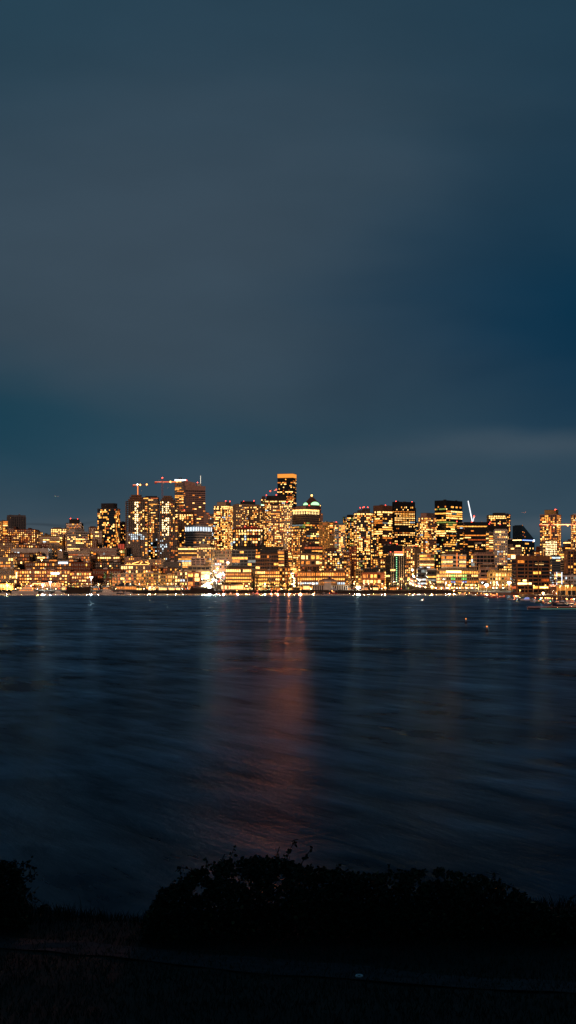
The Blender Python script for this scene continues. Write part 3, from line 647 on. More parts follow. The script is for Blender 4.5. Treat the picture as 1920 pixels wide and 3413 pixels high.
# pinstriped tower: green lamp column, lit crown
D = 2180; LB = E7['_LB']
for i in range(14):
    m = MB(); xx = (1321.5-1300)/(51.0)*LB; z = LZ(E7, 1857+i*6.1, D); m.box(xx-.55, -1.2, z-.9, xx+.55, -1.0, z, emat('green_lamp', (.3,1,.5), 2.2) if i == 0 else MATS['green_lamp']); m.build('green_lamp', E7)
for px in (1303, 1310, 1331, 1338, 1345):
    m = MB(); xx = (px-1300)/51*LB; m.box(xx-.3, -1.3, 0, xx+.3, -.9, E7['_H'], WM['beige']); m.build('stripe', E7)
m = MB(); m.box(LB*.28, -1.2, LZ(E7,1851,D), LB*.86, -.6, LZ(E7,1846,D), STRIPH); m.build('lit_crown', E7)
m = MB(); m.box(LB*.3, -1.2, LZ(E7,1840.5,D), LB*.86, 1, LZ(E7,1838,D), STRIPR); m.build('red_crown_lamp', E7)
# green lit glass office: green and bluish panes
D = 2180; LB = F10['_LB']; f0 = lambda p: (p-1487)/(1602-1487)*LB
for (a,b) in ((1504,1520),(1542,1560)):
    for k in range(4):
        for j in range(4):
            xa = f0(a+(b-a)*j/4)
            inst('window', pane('lit_leaf' if k < 3 else 'lit_blue'), F10, (xa, -.11, LZ(F10, 1919+k*8.5, D)), (0,0,0), ((f0(b)-f0(a))/4-.3, 1, 3.1))
m = MB(); m.box(-.3, -1.1, LZ(F10,1909,D), f0(1540), -.6, LZ(F10,1902,D), STRIPH); m.build('light_strip', F10)
# roof with light strings
D = 2230; LB = H1['_LB']; f0 = lambda p: (p-403)/99*LB
m = MB(); H = H1['_H']
m.prism([(f0(430),H),(f0(502),H),(f0(498),H+1.4),(f0(484),H+4),(f0(474),H+1.8),(f0(462),H+4),(f0(440),H+1.4)], 3, 14, ROOF); m.build('gabled_roof', H1)
m = MB(); seg = [(f0(418),H),(f0(496),H)], [(f0(440),H+1.4),(f0(462),H+4)], [(f0(466),H+1.2),(f0(474),H+4)], [(f0(484),H+4),(f0(498),H+1.4)]
for (a,za),(b,zb) in seg: m.tube((a,2.6,za+.2),(b,2.6,zb+.2),.42,.42,emat('string_orange',(1,.35,.08),6) if 'string_orange' not in MATS else MATS['string_orange'],5)
m.build('light_string', H1)
# pale roof of orange shed
SHr = MB(); SHr.box(-1.5,-1.5,SH['_H'],SH['_LB']+1,SH['_LA'],SH['_H']+1.5,PAINTN); SHr.build('flat_roof', SH)
# bands of the black apartment tower (bright balcony slabs)
random.seed(9)
for i in range(26):
    z = T1['_H']-6-i*5.0-random.uniform(0,3); LA = T1['_LA']; a = random.uniform(0,.55); b = a+random.uniform(.2,.45); m = MB()
    m.box(-1.0, LA*(1-min(b,1)), z, -.3, LA*(1-a), z+.45, WM['pink']); m.build('balcony_slab', T1)
m = MB(); mm = emat('red_glow', (1,.1,.05), .9); LB = R1['_LB']; m.box(.5,1,R1['_H'],LB-.5,8,R1['_H']+9,WM['red']);  # red paint and glowing bars imitate red light on this structure
for k in range(4): m.box(.8+k*LB/4.2,.8,R1['_H']+.5,1.5+k*LB/4.2,1,R1['_H']+9,mm)
m.build('red_lit_structure', R1)

# ------------------------------------------------------------------ towers under construction
SLAB = wallmat('raw_concrete_slab', (.24, .20, .19), .85)
def site_tower(label, x0, x1, yt, D, corex, coretop, brights, seed):
    random.seed(seed); zb = ground((x0+x1)/2, D)-1; W_ = (x1-x0)/F*D; dp = W_*.8; H = wz(yt, D)-zb
    root = thing('unfinished_tower', label, 'tower', (wx(x0, D), D, zb)); n = int(H/3.5); ch = W_*.16
    oct_ = [(ch,0),(W_-ch,0),(W_,ch),(W_,dp),(0,dp),(0,ch)]
    m = MB()
    for i in range(n+1):
        z = H-i*3.5; m.vprism(oct_, z-.45, z, SLAB)
        if i: # guard rail
            m.box(ch, -.03, z+.5, W_-ch, .03, z+.6, SLAB)
    m.build('floor_slabs', root)
    m = MB()
    for k in range(9):
        xx = ch+(W_-2*ch)*k/8; m.box(xx-.35, .6, 0, xx+.35, 1.3, H-.5, SLAB)
    for k in range(4): m.box(.5, ch+k*5, 0, 1.1, ch+k*5+.6, H-.5, SLAB); m.box(W_-1.1, ch+k*5, 0, W_-.5, ch+k*5+.6, H-.5, SLAB)
    m.build('columns', root)
    m = MB(); m.box(3, 4.5, 0, W_-3, dp-2, H*.62, GLASS); m.box(6, 6, H*.62, W_-6, dp-3, H-.5, WM['grey'])
    m.build('core', root)
    lx0 = (corex[0]-x0)/F*D; lx1 = (corex[1]-x0)/F*D; hc = wz(coretop, D)-zb
    m = MB()
    for k in range(3):
        ins = 3.2-k*1.6 if k < 2 else 0; hh = H+(hc-H)*(k+1)/3
        m.box(lx0-ins*1.6, 2-0.1*k, H+(hc-H)*k/3+.8, lx1+ins*1.6, dp*.6+.1*k, hh-.3, WM['brown']); m.box(lx0-ins*1.6-1, 1.2-.1*k, hh-.3, lx1+ins*1.6+1, dp*.62+.1*k, hh, SLAB)
        for q in range(5):
            xx = lx0-ins*1.6+(lx1-lx0+3.2*ins)*q/4; m.box(xx-.2,1.3,H+(hc-H)*k/3,xx+.2,1.7,hh,SLAB)
    m.build('core_top', root)
    cells = []
    for i in range(n):
        z = H-(i+1)*3.5+.05; fr = i/n
        for k in range(8):
            xx = ch+(W_-2*ch)*k/8+.4; w = (W_-2*ch)/8-.8; u = (k+.5)/8
            p, pal = brights(u, fr)
            if random.random() < p:
                cells.append((xx, z, w*random.uniform(.5,1), random.uniform(1.6,2.9), pal if not isinstance(pal, str) or pal.startswith('lit') else pick(pal)))
        if random.random() < .5: 
            cells.append((W_-ch*.8, z, ch*.5, 2, pick('warm')))
    cells.sort(key=lambda c: -c[2]*c[3])
    rest = MB()
    for i, (xx, z, w, h, pc) in enumerate(cells):
        if i < 100: inst('work_light', pane(pc), root, (xx, 1.9, z), (0,0,0), (w,1,h))
        else: rest.quad([(xx,1.9,z),(xx+w,1.9,z),(xx+w,1.9,z+h),(xx,1.9,z+h)], W[pc])
    o = rest.build('work_lights', root); o['kind'] = 'stuff'
    m = MB(); m.tube((W_*.62, -.8, 0), (W_*.62, -.8, H*.8), .5, .5, METAL, 5)
    for k in range(int(H*.8/6)): m.box(W_*.62-1, -1.2, k*6, W_*.62+1, -.4, k*6+.4, METAL)
    m.build('hoist', root)
    return root
def br1(u, f):
    if f < .40:
        if .38 < u < .68: return .75, 'lit_glare'
        return (.34, 'hot') if .2 < u else (.08, 'amber')
    if .40 <= f < .47: return .8, 'lit_cool'
    return (.17, 'amber') if u > .3 else (.2, 'cool')
def br2(u, f):
    if f < .42:
        if f > .13 and f < .19: return .1, 'amber'
        if .1 < u < .65: return .75, 'lit_glare'
        return .35, 'warm'
    if .48 < f < .6 and u < .5: return .5, 'lit_cool'
    return (.26, 'amber') if u > .5 else (.17, 'cool')
S1 = site_tower('unfinished round cornered tower under the lower orange crane', 416, 494, 1670, 2650, (437,468), 1649, br1, 3)
S2 = site_tower('unfinished round cornered tower under the higher red crane', 522, 594, 1670, 2650, (545,570), 1652, br2, 4)
random.seed(12)
def br3(u, f): return (.97, 'lit_glare') if f < .75 else (.5, 'cool')
S3 = site_tower('small brightly lit unfinished block under the red crane at the right', 1810, 1866, 1802, 2300, (1835,1842), 1796, br3, 6)

# ------------------------------------------------------------------ cranes
def lattice(m, p, q, w, mat, step=3.0):
    p = Vector(p); q = Vector(q); d = q-p; L = d.length; d.normalize()
    u = Vector((0,1,0)) if abs(d.y) < .9 else Vector((1,0,0)); v = d.cross(u).normalized(); u = v.cross(d)
    cs = [u*w/2+v*w/2, -u*w/2+v*w/2, -u*w/2-v*w/2, u*w/2-v*w/2]
    for c in cs: m.tube(p+c, q+c, .16, .16, mat, 4)
    n = max(1, int(L/step))
    for i in range(n):
        a = p+d*(L*i/n); b = p+d*(L*(i+1)/n)
        for k in range(4):
            m.tube(a+cs[k], b+cs[(k+1)%4], .09, .09, mat, 3)
def tower_crane(label, px, ytop, yjib, ybase, xl, xr, D, paint, stripmat, lamps, mastlit=None, apex=True):
    zb = wz(ybase, D); root = thing('tower_crane', label, 'crane', (wx(px, D), D+8, zb)); D2 = D
    zj = wz(yjib, D)-zb; zt = wz(ytop, D)-zb; a = (xl-px)/F*D; b = (xr-px)/F*D
    m = MB(); lattice(m, (0,0,0), (0,0,zj), 2.0, paint); m.build('mast', root)
    m = MB(); lattice(m, (0,0,zj+.8), (b,0,zj+1.6), 1.4, paint); m.build('jib', root)
    m = MB(); lattice(m, (0,0,zj+.8), (a,0,zj+.3), 1.4, paint); m.build('counter_jib', root)
    m = MB(); m.box(a-.5, -1.2, zj-2.2, a+3, 1.2, zj+.4, WM['red']); m.build('counterweight', root)
    m = MB(); m.box(.6,-2.4,zj-2,2.8,-.8,zj+.3,CRANEW); m.box(.8,-2.45,zj-1.2,2.6,-2.4,zj-.1,GLASS); m.build('cab', root)
    if apex:
        m = MB(); lattice(m, (0,0,zj+1), (0,0,zt), 1.4, paint); m.build('apex', root)
        m = MB(); m.tube((0,0,zt), (b*.6,0,zj+2), .07,.07,METAL,3); m.tube((0,0,zt),(a*.8,0,zj+1),.07,.07,METAL,3); m.build('tie_cable', root)
        inst('beacon', BEACME, root, (0,0,zt+.8), (0,0,0), (1.1,)*3)
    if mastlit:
        m = MB(); m.box(-.6,-1.25,zj*.05,.6,-1.1,zj*.95,mastlit); m.build('mast_glow', root)  # glowing strip imitates lamplight on the mast
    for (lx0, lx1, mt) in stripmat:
        m = MB(); za = zj+.9; m.box((lx0-px)/F*D, -1.0, za-.5, (lx1-px)/F*D, -.8, za+.6, mt); m.build('jib_glow', root)  # glowing strips imitate lamplight on the jib paint
    for lxp, ly, r, mt in lamps:
        m = MB(); m.ball((0,0,0), r, mt, 7, 4); m.build('lamp', root, ((lxp-px)/F*D, -1.4, wz(ly, D)-zb))
    m = MB(); hx = (b*.35); m.tube((hx,0,zj), (hx,0,zj-9), .08,.08,METAL,3); m.box(hx-.4,-.4,zj-10,hx+.4,.4,zj-9,METAL); m.build('hook', root)
    return root
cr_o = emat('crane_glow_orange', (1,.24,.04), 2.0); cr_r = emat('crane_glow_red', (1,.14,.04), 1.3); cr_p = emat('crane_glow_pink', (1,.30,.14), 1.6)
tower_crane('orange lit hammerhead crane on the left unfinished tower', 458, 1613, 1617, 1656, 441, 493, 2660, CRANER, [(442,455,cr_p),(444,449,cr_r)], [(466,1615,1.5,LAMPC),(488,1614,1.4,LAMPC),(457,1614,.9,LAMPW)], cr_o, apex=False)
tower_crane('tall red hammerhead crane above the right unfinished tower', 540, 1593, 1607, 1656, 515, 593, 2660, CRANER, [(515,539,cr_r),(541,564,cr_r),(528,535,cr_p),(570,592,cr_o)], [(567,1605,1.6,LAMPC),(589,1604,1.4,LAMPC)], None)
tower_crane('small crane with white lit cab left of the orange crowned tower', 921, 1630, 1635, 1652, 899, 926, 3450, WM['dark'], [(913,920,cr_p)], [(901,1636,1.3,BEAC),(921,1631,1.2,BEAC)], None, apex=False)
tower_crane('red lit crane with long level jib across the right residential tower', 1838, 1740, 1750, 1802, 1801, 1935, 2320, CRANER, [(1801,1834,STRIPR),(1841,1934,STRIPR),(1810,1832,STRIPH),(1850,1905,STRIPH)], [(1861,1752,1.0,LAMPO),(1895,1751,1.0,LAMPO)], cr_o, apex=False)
# luffing crane
D = 2900; root = thing('luffing_crane', 'white lit luffing crane pointing steeply up over the wide black office', 'crane', (wx(1575,D), D+5, wz(1741,D)))
z = lambda y: wz(y,D)-wz(1741,D); xx = lambda p: (p-1575)/F*D
m = MB(); lattice(m, (xx(1575),0,z(1738)), (xx(1561),0,z(1669)), 2.0, CRANEW); m.build('boom', root)
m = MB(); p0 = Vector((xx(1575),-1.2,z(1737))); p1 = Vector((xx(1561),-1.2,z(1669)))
m.tube(p0, p1, .9, .75, emat('boom_glow', (.85,.92,1), 1.7), 6); m.build('boom_glow_tube', root)  # glowing tube imitates lamplight on the white boom
m = MB(); m.tube((xx(1576),0,z(1738)), (xx(1581),0,z(1722)), .45,.45,CRANEW); m.tube((xx(1579),0,z(1738)), (xx(1583),0,z(1724)), .3,.3,CRANEW); m.tube((xx(1577),-1,z(1738)),(xx(1581),-1,z(1723)),.5,.5,MATS['boom_glow'],5); m.build('a_frame', root)  # one tube glows to imitate lamplight on the frame
m = MB(); m.tube((xx(1581),0,z(1722)), (xx(1563),0,z(1676)), .06,.06,METAL,3); m.build('luffing_cable', root)
m = MB(); m.box(xx(1571),-1.5,-2,xx(1583),1.5,z(1738),WM['red']); m.build('machine_deck', root)
for bx, by in ((1581,1721),(1573,1740)): inst('beacon', BEACME, root, (xx(bx),-1.5,z(by)), (0,0,0), (1.4,)*3)
m = MB(); lattice(m, (xx(1575),2,-22), (xx(1575),2,-1), 2.2, CRANEW); m.build('mast', root)

# ------------------------------------------------------------------ shoreline houses, armory, sheds
def house(label, x0, x1, yeave, yridge, ybase, D, wall, roofm, hip=True, panes=8, pm='lit_white', name='boathouse', chim=False, deckx=0):
    z0 = wz(ybase, D); root = thing(name, label, 'building', (wx(x0, D), D, z0)); L = (x1-x0)/F*D; h = wz(yeave,D)-z0; r = wz(yridge,D)-z0; dp = min(18, L*.7)
    m = MB(); m.box(.6, .6, -2, L-.6, dp, h, wall); m.build('wall', root)
    m = MB(); i = min(L*.3, dp*.6) if hip else .1; v = [(-.8,-.8,h),(L+.8,-.8,h),(L+.8,dp+.8,h),(-.8,dp+.8,h),(i,dp/2,r),(L-i,dp/2,r)]
    b = len(m.v); m.v += v; k = m.mi(roofm)
    for q in ((0,1,5,4),(1,2,5),(2,3,4,5),(3,0,4),(3,2,1,0)): m.f.append(tuple(b+a for a in q)); m.m.append(k)
    m.build('roof', root)
    for i in range(panes):
        w = (L-2)/panes; inst('window', pane(pm if random.random() < .75 else 'lit_amber'), root, (1+i*w+.15*w, .5, h*.18), (0,0,0), (w*.7,1,h*.6))
    for i in range(5): 
        m = MB(); xx = L*i/4; m.box(xx-.15,-.6,-2,xx+.15,-.3,h,WOOD); m.build('post', root)
    return root
house('dark roofed boathouse with warm windows behind the moored yachts', 384, 456, 1953, 1942, 1966, 2075, WM['tan'], WM['dark'], panes=9, pm='lit_amber')
house('red roofed pavilion on the pier with glittering lights underneath', 736, 812, 1949, 1940, 1966, 2065, WM['tan'], WM['brown'], panes=12, pm='lit_white', name='pavilion')
house('small tan chalet under the big starburst at the park edge', 1596, 1640, 1948, 1943, 1962, 2070, WM['ochre'], WM['tan'], panes=6, pm='lit_amber', name='restaurant')
house('low dark roofed quay restaurant with warm ground floor on the left shore', 118, 205, 1941, 1936, 1957, 2085, WM['brown'], WM['dark'], panes=10, pm='lit_amber', name='restaurant')
house('glowing quay cafe left of the big yacht', -20, 44, 1944, 1939, 1962, 2080, WM['ochre'], WM['brown'], panes=7, pm='lit_white', name='restaurant')
for i, (a, b) in enumerate(((494,520),(528,558),(560,584))):
    house(['white boat shed nearest the boathouse','white boat shed in the middle of the shed row','white boat shed at the right end of the shed row'][i], a, b, 1957, 1953, 1970, 2065, WM['white'], WM['white'], hip=False, panes=5, pm='lit_white', name='boat_shed')
house('white glowing shed left of the armory', 1009, 1034, 1950, 1946, 1967, 2065, WM['white'], WM['white'], hip=False, panes=4, pm='lit_white', name='boat_shed')
# white armory with pavilion tower
D = 2068; z0 = wz(1969,D); AR = thing('armory', 'white historic armory with yellow uplights on the lake shore', 'building', (wx(1034,D),D,z0)); L = (1158-1034)/F*D
zz = lambda y: wz(y,D)-z0; xx = lambda p: (p-1034)/F*D
m = MB()
m.box(xx(1041),0,-2,xx(1158),12,zz(1951),WM['white']); m.box(xx(1041)-.5,-.5,zz(1951),xx(1158)+.5,12.4,zz(1949.5),WM['ochre'])
m.box(xx(1081),-1.5,-2,xx(1104),14,zz(1935),WM['white']); m.build('wall', AR)
m = MB(); m.vprism([(xx(1062),2),(xx(1126),2),(xx(1126),26),(xx(1062),26)], zz(1936), zz(1928), WM['pink'], top=.45, c=(xx(1094),14)); m.box(xx(1063),2.5,zz(1949),xx(1125),25,zz(1936),WM['tan']); m.build('hall_roof', AR)
m = MB(); m.box(xx(1094),6,zz(1930),xx(1104),13,zz(1919),WM['pink']); m.box(xx(1095),5.9,zz(1929),xx(1103),6,zz(1920),GLASS); m.build('roof_tower', AR)
inst('beacon', BEACME, AR, (xx(1099),8,zz(1917)), (0,0,0), (.9,)*3)
uplm = emat('uplit_bay', (1,.55,.10), 1.5)
for i in range(16):
    px = 1044+i*7.3
    if 1080 < px < 1103: continue
    m = MB(); a, b = xx(px), xx(px+3.4); m.box(a,-.12,zz(1967),b,-.04,zz(1952),GLASS); m.build('window', AR)
    m = MB(); m.box(b+.15,-.3,zz(1969),xx(px+7.1),-.02,zz(1952.5),WM['white']); m.build('pilaster', AR)
for i in range(8):
    px = 1047+i*14.6
    if 1078 < px < 1104: continue
    o = MB(); o.ball((0,0,0), .35, LAMPO, 6, 4); q = o.build('uplight', AR, (xx(px+4.7),-2.2,zz(1968))); point(q, (0,0,.3), 3500, (1,.5,.12), .3)
for i in range(9): inst('window', pane('lit_amber'), AR, (xx(1072+i*5.4), 2.3 if not 1080<1072+i*5.4<1104 else -1.6, zz(1943)), (0,0,0), (1,1,1.1))
# cross roof light strings, restaurant awning on the left
m = MB(); D = 2079
lt = thing('lit_walkway', 'glowing orange stepped walkway roof behind the big yacht', 'walkway', (wx(84,D),D,3.5))
pts = [(84,1953),(103,1953),(111,1945),(145,1945)]
for (a,ya),(b,yb) in zip(pts, pts[1:]): m.tube((wx(a,D)-wx(84,D),0,wz(ya,D)-3.5),(wx(b,D)-wx(84,D),0,wz(yb,D)-3.5),.5,.5,MATS['string_orange'],5)
m.build('roof_edge_light', lt)
m = MB()
for a, ya in pts: m.tube((wx(a,D)-wx(84,D),.3,-.5),(wx(a,D)-wx(84,D),.3,wz(ya,D)-3.5),.15,.15,METAL,5)
m.build('post', lt)
# ------------------------------------------------------------------ streets
ASPH = wallmat('asphalt', (.06, .055, .05), .6, var=.3, scale=.1)
def street(name, pts, w, drop=14):
    P = [Vector((wx(px, D), D, wz(y, D))) for px, y, D in pts]; m = MB(); L = []; R = []
    for i, p in enumerate(P):
        d = (P[min(i+1, len(P)-1)]-P[max(i-1, 0)]); d.z = 0; d.normalize(); s = Vector((-d.y, d.x, 0))*(w/2); L.append(p+s); R.append(p-s)
    for i in range(len(P)-1):
        m.quad([L[i],R[i],R[i+1],L[i+1]][::-1], ASPH)
        dn = Vector((0,0,-drop))
        m.quad([L[i],L[i+1],L[i+1]+dn,L[i]+dn], WM['dark']); m.quad([R[i+1],R[i],R[i]+dn,R[i+1]+dn], WM['dark'])
        # kerbs and centre line
        for s0 in (L, R):
            t = Vector((0,0,.14)); a = s0[i]; b = s0[i+1]; c = P[i]-a; c.z = 0; c.normalize(); c *= .35
            m.quad([a+t, b+t, b+c+t, a+c+t], WM['concrete']); m.quad([a+c, b+c, b+c+t, a+c+t], WM['concrete'])
        c = (L[i]-R[i]).normalized()*.12; u = Vector((0,0,.03))
        m.quad([P[i]-c+u, P[i]+c+u, P[i+1]+c+u, P[i+1]-c+u], MATS.get('line_paint') or wallmat('line_paint', (.6,.45,.1), .6))
    m.quad([L[0],R[0],R[0]+dn,L[0]+dn], WM['dark'])
    o = m.build(name); structure(o); return P
def along(P, t):
    ls = [(P[i+1]-P[i]).length for i in range(len(P)-1)]; T = sum(ls)*t
    for i, l in enumerate(ls):
        if T <= l or i == len(ls)-1: return P[i].lerp(P[i+1], T/l), (P[i+1]-P[i]).normalized()
        T -= l
S_A = street('street', [(690,1957,2075),(708,1944,2160),(728,1929,2270),(748,1913,2400),(766,1900,2560)], 21)
S_B = street('street', [(985,1958,2078),(985,1944,2200),(984,1925,2450),(983,1908,2700),(983,1899,2850)], 13)
S_C = street('road', [(1360,1926,2440),(1366,1942,2260),(1384,1953,2150),(1415,1959,2110),(1470,1962,2098),(1560,1962,2100),(1690,1961,2110)], 12)
# cars
def make_car(col, tail):
    r = thing('car', '', 'car'); m = MB()
    m.prism([(-2.2,.35),(2.2,.35),(2.25,.8),(1.2,.95),(.6,1.45),(-1.2,1.45),(-2.0,.95),(-2.25,.8)], -.88, .88, col); m.build('body', r)
    m = MB(); m.prism([(1.12,.97),(.56,1.4),(-1.15,1.4),(-1.85,.97)], -.9, .9, GLASS); m.build('windows', r)
    for sx in (-1.4, 1.4):
        for sy in (-.85, .85):
            m = MB(); m.tube((sx, sy-.1, .34), (sx, sy+.1, .34), .34, .34, RUBBER, 10); m.build('wheel', r)
    for sy in (-.62, .62):
        m = MB(); m.ball((0,0,0), .34, HEAD, 6, 4); m.build('headlight', r, (2.2, sy, .68))
        m = MB(); m.ball((0,0,0), .20, TAIL, 6, 4); m.build('taillight', r, (-2.2, sy, .78))
    reg(r); return r
CARS = [make_car(WM['white'], 0), make_car(WM['dark'], 0), make_car(WM['grey'], 0)]
used = set(); random.seed(21)
def put_cars(P, n, label, group, w, up=.35):
    for i in range(n):
        t = (i+random.uniform(.2,.8))/n; p, d = along(P, t); toward = random.random() > up
        s = Vector((-d.y, d.x, 0)).normalized(); off = w*(.12+.2*(i % 2))
        p = p+s*(off if toward else -off)+Vector((0,0,.03)); rz = math.atan2(d.y, d.x)+(math.pi if toward else 0)
        k = random.randrange(3); c = CARS[k]
        lab = label[0] if toward else label[1]
        if k not in used:
            used.add(k); c.location = p; c.rotation_euler = (0,0,rz); c['label'] = lab; c['group'] = group; o = c
        else: o = copy_tree(c, p, rz, lab, group)
        o.rotation_euler = (0, -math.asin(d.z)*(1 if not toward else -1), rz)
put_cars(S_A, 60, ('car with bright headlights coming down the blazing diagonal street','car with red tail lights climbing the blazing diagonal street'), 'cars on the blazing diagonal street', 21, .25)
put_cars(S_B, 16, ('car facing the lake on the narrow straight uphill street','car with red tail lights on the narrow straight uphill street'), 'cars on the straight uphill street', 13, .5)
put_cars(S_C, 64, ('car with headlights on the curving bright shore road','car driving away along the curving bright shore road'), 'cars on the curving shore road', 12, .45)
S_D = street('street', [(-60,1964.6,2090),(300,1964.6,2092),(660,1964.4,2092)], 9)
S_E = street('street', [(800,1964.6,2092),(1000,1964.6,2094),(1360,1963.5,2100)], 9)
put_cars(S_D, 22, ('car with headlights on the shore street of the left half','car with tail lights on the shore street of the left half'), 'cars on the left shore street', 9, .5)
put_cars(S_E, 20, ('car with headlights on the shore street of the centre','car with tail lights on the shore street of the centre'), 'cars on the central shore street', 9, .5)
# lamps
def make_lamp(kind):
    r = thing('street_lamp', '', 'street lamp'); m = MB(); m.tube((0,0,-1),(0,0,8),.14,.09,METAL,6); m.tube((0,0,-1),(0,0,.6),.25,.2,METAL,6); m.build('pole', r)
    m = MB(); m.tube((0,0,7.9),(0,-1.6,8.4),.07,.06,METAL,5); m.build('arm', r)
    m = MB(); mt, rad, pw, colr = kind; m.ball((0,0,0), rad, mt, 8, 5, .7); m.box(-rad*.8,-rad*.8,rad*.6,rad*.8,rad*.8,rad*.8,METAL); m.build('lamp_head', r, (0,-1.8,8.2))
    point(r, (0,-1.8,7.2), pw, colr, .5); reg(r); return r
LK = {'o': make_lamp((LAMPO, .62, 5500, (1,.46,.12))), 'w': make_lamp((emat('lamp_pale',(1,.62,.26),9), .62, 6000, (1,.76,.45))), 'b': make_lamp((LAMPO, .9, 13000, (1,.5,.15)))}
usedl = set()
def lamp(kind, px, D, label, group, z=None, scale=1):
    loc = (wx(px, D), D, (ground(px, D) if z is None else z)); l = LK[kind]
    if kind not in usedl:
        usedl.add(kind); l.location = loc; l['label'] = label; l['group'] = group; l.scale = (scale,)*3
    else: copy_tree(l, loc, 0, label, group, scale)
random.seed(33)
def lamps_along(P, n, kinds, label, group, w):
    for i in range(n):
        p, d = along(P, (i+.5)/n); s = Vector((-d.y, d.x, 0)).normalized()*(w*.5+.6)*(1 if i % 2 else -1); q = p+s
        lamp(random.choice(kinds), q.x/q.y*F+CXP, q.y, label, group, z=q.z)
LK['s'] = make_lamp((LAMPW, .75, 17000, (1,.82,.55)))
LK['t'] = make_lamp((LAMPO, .75, 14000, (1,.5,.15)))
lamps_along(S_A, 14, 's', 'street lamp lining the blazing diagonal street', 'lamps of the diagonal street', 21)
lamps_along(S_B, 10, 't', 'sodium lamp lining the straight uphill street', 'lamps of the straight uphill street', 13)
lamps_along(S_C, 18, 'tst', 'street lamp lining the curving shore road', 'lamps of the curving shore road', 12)
def row(n, x0, x1, D, kinds, label, group, jit=25):
    for i in range(n):
        px = x0+(x1-x0)*(i+random.uniform(.15,.85))/n; lamp(random.choice(kinds), px, D+random.uniform(-jit, jit), label, group)
row(22, 0, 620, 2082, 'oow', 'sodium quay lamp standing along the left shore', 'lamps along the left shore', 8)
row(20, 700, 1040, 2080, 'oow', 'sodium quay lamp standing along the middle shore', 'lamps along the middle shore', 8)
row(9, 1150, 1360, 2120, 'oow', 'park lamp standing behind the dark grassy shore', 'lamps in the shore park', 20)
row(14, 1480, 1700, 2085, 'ow', 'lamp standing among the trees of the right shore', 'lamps of the right shore', 10)
row(16, 0, 300, 2500, 'o', 'sodium lamp dotting the streets of the left hillside', 'lamps of the left hillside', 120)
row(10, 300, 620, 2360, 'o', 'sodium lamp between the low flats left of centre', 'lamps between the low flats', 60)
row(12, 640, 1150, 2290, 'ob', 'sodium lamp between the office blocks of the centre', 'lamps between the central offices', 30)
row(12, 1150, 1640, 2330, 'ob', 'sodium lamp between the office blocks right of centre', 'lamps between the right offices', 40)
row(5, 1845, 1915, 1900, 'ow', 'lamp on the yard behind the orange boat shed', 'lamps behind the boat shed', 60)
row(3, 1724, 1830, 1538, 'o', 'amber lamp added to light the front of the brown waterfront block', 'lamps added before the brown waterfront block', 3)  # added to brighten the block's wall
row(4, 1862, 1915, 1312, 'o', 'amber lamp added to light the front of the orange boat shed', 'lamps added before the orange boat shed', 2)  # added to brighten the shed's front
